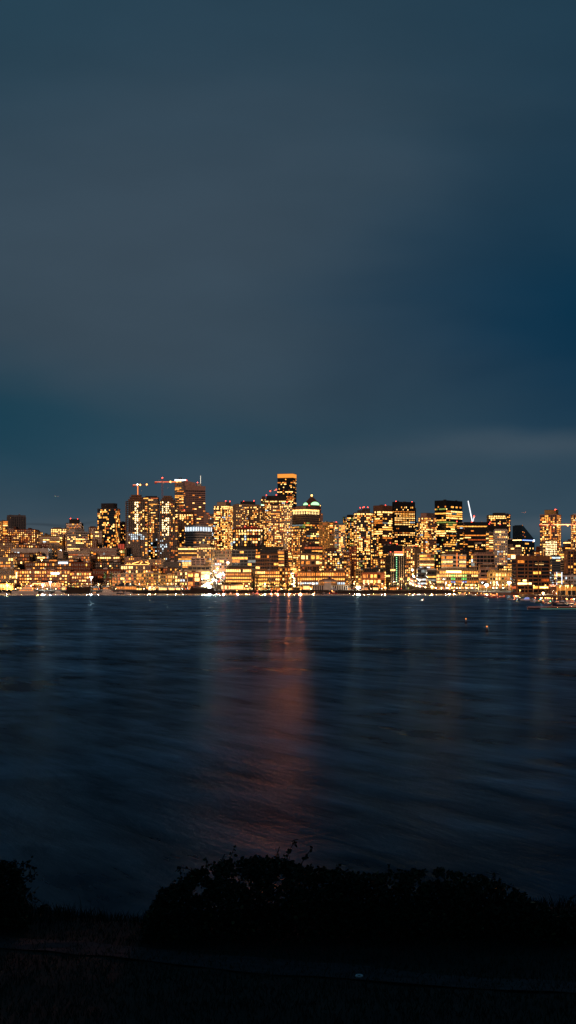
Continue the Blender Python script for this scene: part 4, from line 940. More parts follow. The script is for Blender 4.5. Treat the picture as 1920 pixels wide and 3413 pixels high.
# flood masts (the brightest points), and lamps added for the red lake reflection
for (px, py, D, mt, pw, colr, rad, lab) in [
 (304,1924,2070,LAMPW,36000,(1,1,.9),1.5,'floodlight mast with a blue white star on the left shore'),
 (698,1956,2058,LAMPW,70000,(.95,1,.9),2.3,'brightest white floodlight at the foot of the diagonal street'),
 (986,1899,2860,LAMPO,160000,(1,.55,.2),2.6,'orange starred floodlight at the top of the straight uphill street'),
 (1194,1958,2068,LAMPW,70000,(1,.8,.55),2.4,'blinding white flood cluster right of the armory'),
 (1375,1899,2300,LAMPW,20000,(1,.9,.85),1.3,'pinkish white flood lamp above the curving road'),
 (1622,1950,2040,LAMPW,60000,(1,.9,.6),2.0,'cluster of white floods over the chalet by the marina'),
 (1697,1942,1900,LAMPW,25000,(1,.95,.8),1.7,'white flood lamp left of the brown waterfront block'),
 (1810,1976,1440,LAMPO,42000,(1,.7,.4),1.0,'warm yard lamp beside the orange boat shed'),
 (168,1940,2065,LAMPW,50000,(1,.95,.8),1.2,'white quay lamp right of the stepped walkway'),
 (142,1949,2062,LAMPW,30000,(.9,1,.95),.9,'small bluish quay lamp at the end of the stepped walkway'),
 (139,1867,2230,LAMPO,40000,(1,.5,.15),1.0,'single orange flood lamp on the dark roofs at left'),
 (43,1901,2140,LAMPW,30000,(.9,1,.95),1.1,'cool white lamp above the left picture edge flats'),
 (760,1875,2330,LAMPW,20000,(.9,1,.95),1.3,'cool white lamp at the top of the diagonal street'),
 (883,1945,2075,LAMPO,40000,(.85,1,.35),1.1,'greenish lamp beside the round dark shore tree'),
 (1002,1964,2033,LAMPO,800000,(1,.16,.05),.6,'amber lamp added for the lake reflection, at the foot of the straight uphill street'),
 (963,1966,2033,LAMPO,900000,(1,.15,.04),.6,'deep orange lamp added for the lake reflection, at the waterline below the uphill street'),
 (926,1968.5,2033,LAMPR,420000,(1,.14,.05),.7,'small red lamp added for the lake reflection, on the quay right of the round dark shore tree'),
 (745,1968.5,2033,LAMPR,260000,(1,.12,.08),.7,'small red lamp added for the lake reflection, on the quay left of the pavilion cruisers'),
 (905,1968.5,2033,LAMPR,330000,(1,.16,.06),.5,'small red lamp added for the lake reflection, under the round dark shore tree'),
 (858,1968.5,2033,LAMPR,260000,(1,.13,.06),.5,'small red lamp added for the lake reflection, beneath the tall bare poplars'),
 (1512,1968.5,2033,LAMPO,260000,(1,.26,.06),.6,'amber lamp added for the lake reflection, at the end of the dark bank by the marina'),
 (790,1968.5,2033,LAMPO,260000,(1,.16,.08),.5,'small amber lamp added for the lake reflection, on the pavilion quay edge'),
 (822,1953,2064,LAMPO,52000,(1,.5,.14),1.3,'orange starred lamp between the pavilion and the tall poplars'),
 (1044,1946,2072,LAMPO,40000,(1,.55,.18),1.2,'orange starred lamp over the left end of the armory'),
 (1283,1958,2070,LAMPO,40000,(1,.45,.12),1.2,'orange starred lamp left of the large park tree'),
 (1440,1955,2090,LAMPO,60000,(1,.45,.12),1.5,'large orange lamp over the middle of the curving shore road'),
 (1498,1951,2084,LAMPO,52000,(1,.42,.1),1.4,'large orange lamp before the green lit office entrance'),
 (24,1950,2076,LAMPO,60000,(1,.6,.22),1.5,'glaring warm lamp beside the left quay cafe'),
 (500,1958,2062,LAMPO,30000,(1,.6,.25),1.1,'warm lamp at the left end of the white boat sheds'),
 (203,1835,2430,LAMPW,12000,(1,.95,.9),.9,'white globe lamp on the blank pinkish cube tower')]:
    zb = ground(px, D) if D < 2800 else wz(py, D)-16
    r = thing('floodlight_mast', lab, 'floodlight', (wx(px, D), D, zb)); h = wz(py, D)-zb
    m = MB(); m.tube((0,.6,-1),(0,.6,h+.5),.25,.16,METAL,6); m.box(-rad*1.1,.3,h-.2,rad*1.1,.7,h+.2,METAL); m.build('pole', r)
    for sx in (-.55, .55):
        m = MB(); m.ball((0,0,0), rad*.62, mt, 8, 5); m.build('lamp_head', r, (sx*rad, 0, h))
    if D == 2033: # added lamps with no visible source, aimed at the lake to colour its reflection
        l = bpy.data.lights.new('lamp_light', 'SPOT'); l.energy = pw; l.color = colr; l.shadow_soft_size = rad*.7; l.spot_size = math.radians(160); l.spot_blend = .3
        o = bpy.data.objects.new('lamp_light', l); COL.objects.link(o); o.parent = r; o.location = (0,-rad-.5,h); o.rotation_euler = (math.radians(-80),0,0)
    else: point(r, (0,-rad-.5,h), pw, colr, rad*.7)
# tall flagpoles and masts standing in front of the offices
for px, y0, D in ((900,1842,2062),(625,1872,2064),(417,1822,2066),(527,1862,2066)):
    m = MB(); m.tube((0,0,0),(0,0,wz(y0,D)-4),.22,.1,METAL,6); m.ball((0,0,wz(y0,D)-4),.25,METAL,6,4)
    o = m.build('flagpole', None, (wx(px,D),D,4)); tag(o, {900:'tall bare pole before the dark glass office',625:'bare pole left of the brick loft',417:'bare pole right of the conifers on the left shore',527:'bare pole above the golden apartment row'}[px], 'flagpole')

# ------------------------------------------------------------------ trees
def leafmat(name, c):
    return wallmat(name, c, .6, var=.5, scale=.6)
LF = {'dark': leafmat('foliage_dark', (.035,.05,.02)), 'green': leafmat('foliage_green', (.06,.12,.03)), 'autumn': leafmat('foliage_autumn', (.22,.11,.03)), 'yellow': leafmat('foliage_yellow', (.30,.20,.04))}
BARK = wallmat('bark', (.07,.05,.035), .9)
def tree_mesh(seed, shape, lm, bare=False):
    rnd = random.Random(seed); tr = MB(); tr.tube((0,0,-1),(0,0,.35),.05*1,.035,BARK,6); cr = MB(); tips = []
    if shape == 'cone':
        tr.tube((0,0,.3),(0,0,.95),.03,.006,BARK,5)
        for i in range(26):
            z = .15+.8*i/26; r = .26*(1-z)+.02
            for k in range(4): a = rnd.uniform(0,6.28); tips.append(Vector((math.cos(a)*r*.8,math.sin(a)*r*.8,z-.02)))
        n = 8
    else:
        wdt = {'round':.42,'tall':.16,'wide':.6}[shape]
        for i in range(9):
            a = i*2.4; z0 = rnd.uniform(.2,.5); r = wdt*rnd.uniform(.4,.9); z1 = min(.95, z0+rnd.uniform(.15,.5))
            p = Vector((0,0,z0)); q = Vector((math.cos(a)*r, math.sin(a)*r, z1)); mid = p.lerp(q,.5)+Vector((0,0,.04))
            tr.tube(p, mid, .022, .014, BARK, 5); tr.tube(mid, q, .014, .006, BARK, 4)
            for k in range(4):
                e = mid.lerp(q, rnd.random())+Vector((rnd.gauss(0,.09*wdt/.4),rnd.gauss(0,.09*wdt/.4),rnd.uniform(-.02,.14))); tr.tube(mid.lerp(q,.5), e, .006, .003, BARK, 3); tips.append(e)
        n = 14 if not bare else 5
    for t in tips:
        for k in range(n):
            c = t+Vector((rnd.gauss(0,.045),rnd.gauss(0,.045),rnd.gauss(0,.04))); s = rnd.uniform(.012,.032)*(.8 if bare else 1)
            u = Vector((rnd.gauss(0,1),rnd.gauss(0,1),rnd.gauss(0,1))).normalized(); v = u.orthogonal().normalized()
            cr.quad([c-u*s-v*s*.6,c+u*s-v*s*.3,c+u*s*.8+v*s*.6,c-u*s*.7+v*s*.5], lm)
    return tr.mesh('trunk'), cr.mesh('crown')
TM = {('round','dark',0):tree_mesh(1,'round',LF['dark']), ('round','green',0):tree_mesh(2,'round',LF['green']), ('round','autumn',1):tree_mesh(3,'round',LF['autumn'],True),
 ('cone','dark',0):tree_mesh(4,'cone',LF['dark']), ('tall','autumn',1):tree_mesh(5,'tall',LF['autumn'],True), ('wide','yellow',0):tree_mesh(6,'wide',LF['yellow']), ('cone','green',0):tree_mesh(7,'cone',LF['green']),('wide','autumn',1):tree_mesh(8,'wide',LF['autumn'],True)}
def tree(k, px, ytop, ybase, D, label, group=None, rz=0.0):
    zb = wz(ybase, D); h = wz(ytop, D)-zb; r = thing('tree', label, 'tree', (wx(px,D),D,zb), rz, group); r.scale = (h,h,h)
    t, c = TM[k]; inst('trunk', t, r); inst('crown', c, r)
RD=('round','dark',0); RG=('round','green',0); RA=('round','autumn',1); CD=('cone','dark',0); CG=('cone','green',0); TA=('tall','autumn',1); WY=('wide','yellow',0); WA=('wide','autumn',1)
for a in [(RD,905,1934,1968,2050,'round dark tree on the shore beside the greenish lamp'),(RD,893,1950,1970,2048,'low dark shrub left of the round dark shore tree'),
 (RG,843,1940,1966,2052,'small green lit tree right of the red roofed pavilion'),(RD,962,1944,1968,2052,'dark tree at the left foot of the straight uphill street'),
 (RD,942,1948,1970,2050,'dark spreading tree between the round shore tree and the uphill street'),(CD,1050,1888,1912,2195,'small dark conifer on the wide terrace office roof'),
 (CD,1020,1892,1908,2196,'dark tree left of the rooftop conifer'),(CD,1076,1895,1908,2196,'dark tree right of the rooftop conifer'),
 (RD,1300,1941,1972,2052,'large dark tree below the black pinstriped tower'),(CD,1238,1948,1970,2050,'dark conifer on the park shore in front of the brick office'),
 (RD,1228,1956,1970,2049,'low dark bush left of the park conifer'),(RD,1330,1955,1972,2050,'low dark tree right of the large park tree'),(RD,1350,1952,1972,2051,'second low tree right of the large park tree'),
 (CG,351,1905,1930,2080,'grey green conifer behind the left boats'),(CG,371,1905,1934,2080,'pale floodlit conifer right of the white lamp pole'),
 (WA,36,1912,1946,2090,'orange lit bare tree over the left quay cafe'),(RA,20,1935,1958,2075,'glowing bare tree at the left edge of the quay'),
 (TA,846,1890,1964,2058,'tall bare poplar between the two bright offices'),(TA,856,1900,1964,2058,'second tall bare poplar right of the first'),
 (RA,722,1915,1950,2180,'bare golden tree at the left of the diagonal street'),(TA,956,1905,1945,2110,'thin bare tree left of the straight uphill street'),(TA,1000,1912,1955,2090,'thin bare tree right of the straight uphill street'),
 (WA,1402,1920,1948,2160,'orange lit bare tree behind the curving road'),(RA,1384,1925,1950,2140,'small orange tree left of the curving road bend'),(RA,1430,1930,1958,2120,'orange tree over the curving road'),
 (RA,1502,1938,1962,2090,'orange bare tree left of the glass office entrance'),(RA,1527,1940,1962,2088,'orange bare tree before the middle of the glass office'),(RD,1548,1940,1963,2086,'dark round tree on the right shore road'),
 (RA,1570,1942,1962,2088,'amber tree at the right end of the glass office'),(CD,1588,1940,1962,2086,'dark conifer left of the tan chalet'),(RD,1688,1948,1966,2000,'dark tree hung with cool lights near the marina'),
 (WY,1897,1930,1958,1620,'wide yellow lit tree above the orange boat shed'),(RD,1848,1912,1960,1640,'dark tree between brown block and lit stair tower'),
 (WA,1214,1945,1968,2070,'bare park tree lit amber left of the brick office front'),(WA,1262,1945,1967,2070,'bare park tree lit amber at the brick office front'),(RA,1165,1925,1965,2075,'bare tree full of sparkling lamps right of the armory'),
 (RD,1665,1880,1893,2290,'dark tree on the roof terrace behind the yellow block'),(RA,1345,1935,1960,2120,'amber tree at the foot of the black pinstriped tower'),(RD,1322,1940,1962,2110,'dark tree before the low black glass office')]:
    tree(*a, rz=random.uniform(0,6))
for i in range(14): tree(random.choice([RA,RD,WA]), 228+i*11+random.uniform(-4,4), random.uniform(1938,1946), 1960, 2088, 'low waterfront tree in the row behind the dark left quay', 'trees behind the dark left quay', i*1.3)
for i in range(16): tree(random.choice([RA,RD,WA,TA]), 705+i*19+random.uniform(-7,7), random.uniform(1934,1950), 1968, 2060+random.uniform(-4,16), 'small shoreline tree among the quay lamps of the middle shore', 'trees of the middle shore', i*1.1)
for i in range(16): tree(random.choice([RA,RA,RD,WA]), 1370+i*18+random.uniform(-7,7), random.uniform(1938,1950), 1965, 2118+random.uniform(-5,8), 'orange lit street tree along the curving shore road', 'trees along the curving shore road', i*1.1)
for i in range(9): tree(random.choice([RA,RD]), 70+i*17+random.uniform(-6,6), random.uniform(1940,1952), 1966, 2078, 'small dark quay tree among the left restaurants', 'trees among the left restaurants', i*1.1)
for i in range(10): tree(random.choice([RA,TA]), 470+i*15+random.uniform(-4,4), random.uniform(1930,1942), 1962, 2090, 'bare quay tree in front of the golden apartment row', 'trees before the golden apartments', i*1.7)

# ------------------------------------------------------------------ quays and piers
PIER = wallmat('pier_timber', (.05,.04,.035), .9)
def pier(label, x0, x1, ytop, D, dp=6):
    r = thing('pier', label, 'pier', (wx(x0,D),D,0)); L = (x1-x0)/F*D; h = max(.5, wz(ytop,D)); m = MB(); m.box(0,0,h-.4,L,dp,h,PIER); m.box(0,-.06,h-.3,L,-.0,h-.1,WM['concrete']); m.build('deck', r)
    for i in range(int(L/6)+1): m = MB(); xx = min(i*6, L-.4)+.2; m.tube((xx,.4,-1.5),(xx,.4,h+.7),.22,.2,PIER,6); m.build('pile', r)
    return r
def seawall(label, x0, x1, ytop, D):
    m = MB(); L = (x1-x0)/F*D; h = wz(ytop,D); m.prism([(0,-1.5),(L,-1.5),(L,h),(L*.97,h+.15),(L*.6,h-.1),(L*.3,h+.2),(0,h)], 0, 14, PIER); o = m.build('quay_wall', None, (wx(x0,D),D,0)); tag(o, label, 'quay wall')
seawall('tall dark quay wall right of the moored cruiser on the left', 222, 300, 1957, 2030)
seawall('dark quay wall left of the brightest floodlight', 634, 712, 1960, 2034)
seawall('dark quay edge below the white boat sheds', 490, 634, 1972, 2036)
seawall('dark quay under the red roofed pavilion', 716, 870, 1968, 2036)
seawall('dark bank below the armory lights', 1034, 1150, 1971, 2036)
seawall('low dark grassy park bank on the right shore', 1150, 1395, 1968, 2036)
seawall('dark bank below the curving bright road', 1395, 1526, 1966, 2036)
pier('finger pier beneath the moored yachts at far left', -20, 215, 1977.0, 2050, 5)
pier('finger pier behind the white cruisers on the left shore', 300, 440, 1975.5, 2044, 5)
for i, (a, b, D) in enumerate(((1530,1600,1760),(1600,1680,1560),(1660,1740,1420),(1735,1800,1190),(1800,1935,990))):
    pier(['first','second','third','fourth','nearest'][i]+' floating dock of the right marina counted from the shore road', a, b, HZ+(CAMZ-.9)*F/D, D, 5)

def dock_lamp_proto(mt, colr, pw):
    r = thing('dock_lamp', '', 'dock lamp'); m = MB(); m.tube((0,0,0),(0,0,1.6),.08,.06,METAL,6); m.box(-.25,-.25,0,.25,.25,.15,METAL); m.build('post', r)
    m = MB(); m.ball((0,0,0), .26, mt, 6, 4); m.build('lamp_head', r, (0,0,1.75)); point(r, (0,-.6,1.9), pw, colr, .3); reg(r); return r
DL = {'o': dock_lamp_proto(LAMPO, (1,.42,.12), 900), 'r': dock_lamp_proto(LAMPR, (1,.16,.05), 2600), 'w': dock_lamp_proto(MATS['lamp_pale'], (.9,.95,1), 1500)}
dl_used = set(); random.seed(77)
for i in range(44):
    px = random.uniform(1528,1920); yy = interp([(1528,1984),(1600,1987),(1680,1994),(1720,1999),(1800,2007),(1930,2014)], px); D = CAMZ*F/(yy-HZ)+random.uniform(4,60); k = random.choice('oooorw'); lab = {'o':'amber dock lamp glowing among the moored marina boats','r':'red dock lamp glowing among the moored marina boats','w':'white dock lamp glowing among the moored marina boats'}[k]
    if k not in dl_used: dl_used.add(k); r = DL[k]; r.location = (wx(px,D),D,.9); r['label'] = lab; r['group'] = 'dock lamps of the right marina'
    else: copy_tree(DL[k], (wx(px,D),D,.9), 0, lab, 'dock lamps of the right marina')
for i in range(16):
    px = [8,60,118,138,170,208,305,325,345,385,410,440,735,760,835,1062][i]; D = 2047; lab = 'small lamp on the pier behind the boats of the left and middle shore'
    copy_tree(DL['o' if i % 4 else 'w'], (wx(px,D),D,1.0), 0, lab, 'pier lamps of the left and middle shore')
# ------------------------------------------------------------------ boats (unit: 1 m, bow +x, waterline z=0)
def hull(m, L, bw, fb, mat, z0=-.3):
    secs = [(-.5,.82,.0),(-.35,.95,0),(-.1,1,.02),(.15,.95,.08),(.32,.68,.2),(.43,.34,.34),(.5,.03,.5)]
    b = len(m.v); k = m.mi(mat)
    for t, w, s in secs:
        x = t*L; y = bw/2*w; m.v += [(x,-y*.72,z0),(x,-y,fb*(1+s)),(x,y,fb*(1+s)),(x,y*.72,z0)]
    n = len(secs)
    for i in range(n-1):
        a = b+i*4; c = a+4
        for q in ((a,c,c+1,a+1),(a+1,c+1,c+2,a+2),(a+2,c+2,c+3,a+3),(a+3,c+3,c,a)): m.f.append(q); m.m.append(k)
    m.f.append((b,b+1,b+2,b+3)); m.m.append(k); e = b+(n-1)*4; m.f.append((e+3,e+2,e+1,e)); m.m.append(k)
def cruiser(paint, lit, L=14, decks=2, glow=None):
    r = thing('motor_yacht', '', 'boat'); bw = L*.27; m = MB(); hull(m, L, bw, L*.09, paint); m.build('hull', r)
    z = L*.09; x0, x1 = -.34*L, .2*L
    for d in range(decks):
        h = L*.085; m = MB(); w = bw*(.76-.14*d); m.prism([(x0,z),(x1+L*.07*(1-d*.4),z),(x1-L*.02,z+h),(x0+L*.01,z+h)], -w/2, w/2, PAINTW); m.prism([(x0-L*.03,z+h),(x1+L*.01,z+h),(x1,z+h+.15),(x0-L*.03,z+h+.15)], -w/2-.25, w/2+.25, PAINTW); m.build('deckhouse', r)
        for sy in (-1, 1):
            m = MB(); wm = (W[lit] if lit else GLASS); y = sy*(w/2+.03); n = 5
            for i in range(n):
                a = x0+(x1-x0)*(i+.12)/n; b2 = x0+(x1-x0)*(i+.85)/n; m.box(a, min(y,y+sy*.03), z+h*.35, b2, max(y,y+sy*.03), z+h*.82, wm)
            m.build('window_band', r)
        m = MB(); m.quad([(x1+L*.07*(1-d*.4)+.03,-w*.42,z+h*.2),(x1+L*.07*(1-d*.4)+.03,w*.42,z+h*.2),(x1-L*.01+.04,w*.42,z+h*.9),(x1-L*.01+.04,-w*.42,z+h*.9)], GLASS); m.build('windscreen', r)
        z += h+.15; x0 += L*.04; x1 -= L*.13
    m = MB(); m.tube((x0+L*.1,0,z),(x0+L*.08,0,z+L*.12),.12,.06,PAINTW,5); m.box(x0+L*.06,-.8,z+L*.07,x0+L*.12,.8,z+L*.085,PAINTW); m.ball((x0+L*.13,0,z+L*.05),L*.018,PAINTW,6,4); m.build('radar_mast', r)
    m = MB()
    for sy in (-1,1):
        pts = [(-.45*L,sy*bw*.44),(-.1*L,sy*bw*.48),(.3*L,sy*bw*.36),(.48*L,sy*.1)]
        for (a,b),(c,d) in zip(pts,pts[1:]): m.tube((a,b,L*.09*1.15+.7),(c,d,L*.09*1.25+.75),.03,.03,METAL,3); m.tube((a,b,L*.09),(a,b,L*.09*1.15+.7),.03,.03,METAL,3)
    m.build('railing', r)
    if glow: m = MB(); m.ball((0,0,0), .45, glow, 6, 4); m.build('deck_lamp', r, (-.3*L,-bw*.3,L*.2))
    reg(r); return r
def sailboat(paint, L=11):
    r = thing('sailing_boat', '', 'boat'); bw = L*.28; m = MB(); hull(m, L, bw, L*.085, paint); m.build('hull', r)
    m = MB(); m.prism([(-.12*L,L*.09),(.22*L,L*.1),(.16*L,L*.15),(-.1*L,L*.16)], -bw*.28, bw*.28, PAINTW); m.build('cabin', r)
    m = MB(); m.tube((.08*L,0,L*.09),(.08*L,0,L*1.25),.09,.05,METAL,6); m.tube((.08*L,-1,L*.7),(.08*L,1,L*.7),.04,.04,METAL,4); m.build('mast', r)
    m = MB(); m.tube((.08*L,0,L*.2),(-.35*L,0,L*.2),.07,.07,METAL,5); m.tube((.06*L,0,L*.215),(-.34*L,0,L*.215),.17,.14,PAINTN,6); m.build('boom', r)
    m = MB(); m.tube((.48*L,0,L*.12),(.08*L,0,L*1.22),.03,.03,METAL,3); m.tube((-.48*L,0,L*.1),(.08*L,0,L*1.24),.03,.03,METAL,3); m.build('rigging', r)
    reg(r); return r
def workboat(paint, glow=None):
    L = 13; r = thing('work_boat', '', 'boat'); bw = 4.6; m = MB(); hull(m, L, bw, 1.6, paint); m.build('hull', r)
    m = MB(); m.box(-1,-1.3,1.6,2.4,1.3,4.4,PAINTW); m.box(-1.3,-1.6,4.4,2.8,1.6,4.6,paint); m.build('wheelhouse', r)
    for sy in (-1,1): m = MB(); m.box(-.6,sy*1.33-.02,3,2,sy*1.33+.02,4,W['lit_amber']); m.build('window_band', r)
    m = MB(); m.tube((-2,0,1.6),(-2,0,8),.12,.07,METAL,5); m.tube((-2,0,5),(-5.5,0,7),.07,.06,METAL,5); m.build('mast', r)
    m = MB(); m.tube((-3.8,0,1.4),(-3.8,0,2.3),.9,.9,RUBBER,8); m.build('winch', r)
    if glow: m = MB(); m.ball((0,0,0), .6, glow, 6, 4); m.build('deck_lamp', r, (-2.2,-.6,5.4))
    reg(r); return r
BP = {'w': cruiser(PAINTW, None), 'wl': cruiser(PAINTW, 'lit_amber', 14, 2, LAMPO), 's': cruiser(PAINTW, None, 10, 1), 'n': cruiser(PAINTN, None, 12, 2), 'r': cruiser(PAINTR, 'lit_orange', 12, 1, LAMPR), 'c': cruiser(PAINTW,'lit_blue',14,2,None),
 'sail': sailboat(PAINTN), 'sailw': sailboat(PAINTW), 'wk': workboat(PAINTR, LAMPO), 'g': workboat(PAINTG, LAMPG), 'big': cruiser(PAINTW, 'lit_amber', 30, 4, LAMPO)}
ub = set()
def boat(k, px, y, Lpx, rz, label):
    if px < 1520: y = max(y, 1979.3)+(px % 3)*.25
    D = CAMZ*F/(y-HZ); p = BP[k]; L0 = {'w':14,'wl':14,'s':10,'n':12,'r':12,'c':14,'sail':11,'sailw':11,'wk':13,'g':13,'big':30}[k]
    s = Lpx/F*D/L0; rot = math.radians(rz); loc = (wx(px,D),D,0)
    if k not in ub: ub.add(k); p.location = loc; p.rotation_euler = (0,0,rot); p.scale = (s,)*3; p['label'] = label; o = p
    else: o = copy_tree(p, loc, rot, label, None, s)
    return o
for a in [('big',82,1977.6,86,183,'large white three deck yacht with amber windows at far left'),('s',15,1977.5,30,10,'small white boat with dark windows left of the large yacht'),('s',150,1977.8,30,170,'small dark windowed boat just right of the large yacht'),
 ('w',196,1977,38,0,'pinkish lit cruiser moored left of the tall dark quay wall'),('n',166,1978,22,20,'navy boat between the small boat and the pinkish cruiser'),
 ('wl',312,1977,24,190,'small cruiser with red and amber lights right of the quay wall'),('s',332,1977,24,185,'short white boat beside the small red lit cruiser'),('w',362,1977.4,58,0,'long white cruiser in front of the boathouse'),('n',398,1977,30,175,'navy cruiser behind the bow of the long white cruiser'),
 ('s',424,1977.2,34,0,'low white boat at the right end of the boathouse pier'),('sail',606,1977,24,180,'sailing boat right of the white boat sheds'),
 ('w',729,1977,18,-80,'cruiser with stern to the lake just right of the brightest floodlight'),('n',752,1977,17,-85,'navy cruiser under the pavilion left corner'),('w',768,1977,17,-95,'white cruiser under the middle of the pavilion'),
 ('s',829,1977,16,-90,'white small boat right of the pavilion'),('w',845,1977,15,-85,'white cruiser beneath the tall bare poplars'),('n',860,1977,20,-80,'navy cruiser beside the poplar pair'),('s',872,1977,14,-100,'small boat left of the greenish lamp'),
 ('s',925,1977,22,10,'low boat moored right of the round dark tree'),('w',1024,1977,15,-90,'white boat in front of the white glowing shed'),('n',1050,1977,18,-80,'dark boat at the left end of the armory'),('sail',1080,1977,24,170,'dark sailing boat in front of the armory'),
 ('wk',1111,1978,26,5,'dark work boat under the white peaked tent'),('s',1272,1978,12,10,'tiny lit boat off the park bank'),
 ('wl',1540,1985,30,175,'first marina boat from the left, white and warmly lit'),('n',1566,1986,26,170,'navy cruiser second from the left in the marina'),('s',1583,1986.5,20,175,'small yellow lit boat third from the left in the marina'),('r',1606,1987,32,180,'red boat at the left of the marina'),
 ('r',1632,1989,30,175,'red lit boat beneath the tan chalet'),('wk',1652,1990,26,185,'work boat with orange lamp left of the white cruiser row'),('r',1672,1992,28,178,'red boat nearest the white cabin cruiser'),('wk',1640,1993,24,170,'small orange lit work boat at the dock edge'),
 ('w',1700,1999.5,28,-70,'white cabin cruiser with high flybridge in the marina'),('wk',1718,2000,18,-80,'orange glowing work boat right of the high white cruiser'),('n',1733,2000,26,-60,'navy cruiser right of the orange glowing work boat'),('c',1752,2001,36,190,'cruiser with blue lit windows below the brown waterfront block'),
 ('w',1779,2006,32,-65,'white cruiser left of the green lit boat'),('g',1797,2009,26,190,'green lit work boat with dark hull beside the white cruiser'),('wk',1812,2011,22,-85,'brown work boat between the two green lit boats'),('g',1836,2014,24,-90,'work boat with the brightest green lamp in the marina'),
 ('sail',1858,2011,44,185,'dark sailing boat behind the brightest green lamp'),('sailw',1876,2009,40,180,'white sailing boat left of the orange shed masts'),('sail',1896,2008,42,175,'navy sailing boat before the orange shed'),('sailw',1912,2010,40,182,'white sailing boat at the right picture edge'),
 ('sail',1868,2019,56,178,'long dark sloop moored nearest the camera in the marina'),('wl',1918,2021,46,200,'bright white cruiser cut by the right picture edge')]: boat(*a)
random.seed(91)
for i, (px, w, lab, wl, pm) in enumerate([(212,16,'tiny lit quay kiosk right of the dark roofed quay restaurant','tan','lit_white'),(318,20,'low lit shed behind the red lit small cruiser','brown','lit_amber'),(352,22,'small dark hut between the two conifers of the left shore','brown','lit_amber'),
 (462,24,'small lit cabin between the boathouse and the white sheds','tan','lit_white'),(590,26,'low lit cafe right of the white boat sheds','brown','lit_white'),(655,22,'small orange lit hut on the dark quay left of the brightest floodlight','brick','lit_amber'),
 (822,18,'tiny lit kiosk right of the red roofed pavilion','tan','lit_white'),(868,22,'golden lit hut left of the greenish lamp','ochre','lit_white'),(925,26,'low lit boat club right of the round dark tree','brown','lit_amber'),(968,20,'small glowing hut under the straight uphill street','ochre','lit_white'),
 (1160,20,'small lit hut between the armory and the blinding flood cluster','tan','lit_white'),(1216,26,'low lit park pavilion in front of the brick office','brown','lit_amber'),(1252,22,'small lit park kiosk under the brick office right half','tan','lit_white'),(1310,24,'low lit gate house under the black pinstriped tower','brown','lit_amber')]):
    house(lab, px-w/2, px+w/2, 1957+random.uniform(-1,2), 1953, 1968, 2076, WM[wl], WM['dark'], hip=bool(i%2), panes=3+i%4, pm=pm, name='kiosk')
# white peaked tent on the dark work boat's quay
m = MB(); D = 2040; m.vprism([(-6,-6),(6,-6),(6,6),(-6,6)], 4.2, 8.5, PAINTW, top=.06, c=(0,0)); o = m.build('canopy', None); 
r = thing('tent', 'white peaked tent on the quay in front of the armory', 'tent', (wx(1111,D),D,0)); o.parent = r
for sx in (-5.6,5.6):
    for sy in (-5.6,5.6): m = MB(); m.tube((sx,sy,-.5),(sx,sy,4.3),.12,.12,METAL,5); m.build('post', r)
# sailing masts stored ashore beside the shed
for i in range(9):
    px = 1820+i*4.2; D = 1345; m = MB(); h = 13+random.uniform(-2,5); lean = random.uniform(-.8,1.6)
    m.tube((0,0,0),(lean,0,h*.6),.16,.12,WM['tan'],5); m.tube((lean,0,h*.6),(lean*1.6,0,h),.12,.07,WM['tan'],5); m.tube((lean-.9,0,h*.55),(lean+.9,0,h*.55),.05,.05,METAL,4)
    o = m.build('stored_mast', None, (wx(px,D),D,2)); tag(o, 'bare mast stored upright between the brown block and the orange shed', 'mast', 'masts stored beside the orange shed')
# added launch; its glowing strips imitate boat light trails, right edge
D = 733.0; r = thing('launch', 'low dark launch added for boat light trails, with a long red glowing strip, at the right edge', 'boat', (wx(1862,D),D,0), math.pi)
L = 30; m = MB(); hull(m, L, 4.2, .75, PAINTN); m.build('hull', r)
m = MB(); m.box(-13,-1.5,.8,10.5,1.5,.86,PAINTN); m.prism([(-10,.86),(6,.86),(5,1.2),(-9,1.2)],-1.2,1.2,GLASS); m.build('deckhouse', r)
m = MB(); m.tube((-13,1.9,1.28),(15,1.9,1.28),.03,.03,emat('trail_red',(1,.30,.14),1.1),5); m.build('red_trail_strip', r)
m = MB(); m.tube((-13,2.12,.36),(9,2.12,.36),.03,.03,emat('trail_green',(.35,.85,.65),1.1),5); m.build('green_trail_strip', r)
for xx in (-12,-6,0,6,12): m = MB(); m.tube((xx,1.9,.7),(xx,1.9,1.28),.04,.04,METAL,4); m.build('rail_post', r)
# small seaplane-sized skiff with cool light
o = boat('s', 1407, 2003, 15, 160, 'tiny boat with a blue white light out on the open water')
m = MB(); m.ball((0,0,0), .55, LAMPW, 6, 4); lo = m.build('masthead_lamp', o, (0,-.8,2.2)); m = MB(); m.ball((0,0,0), .5, LAMPO, 6, 4); m.build('bow_lamp', o, (-2.5,-.8,4.2))
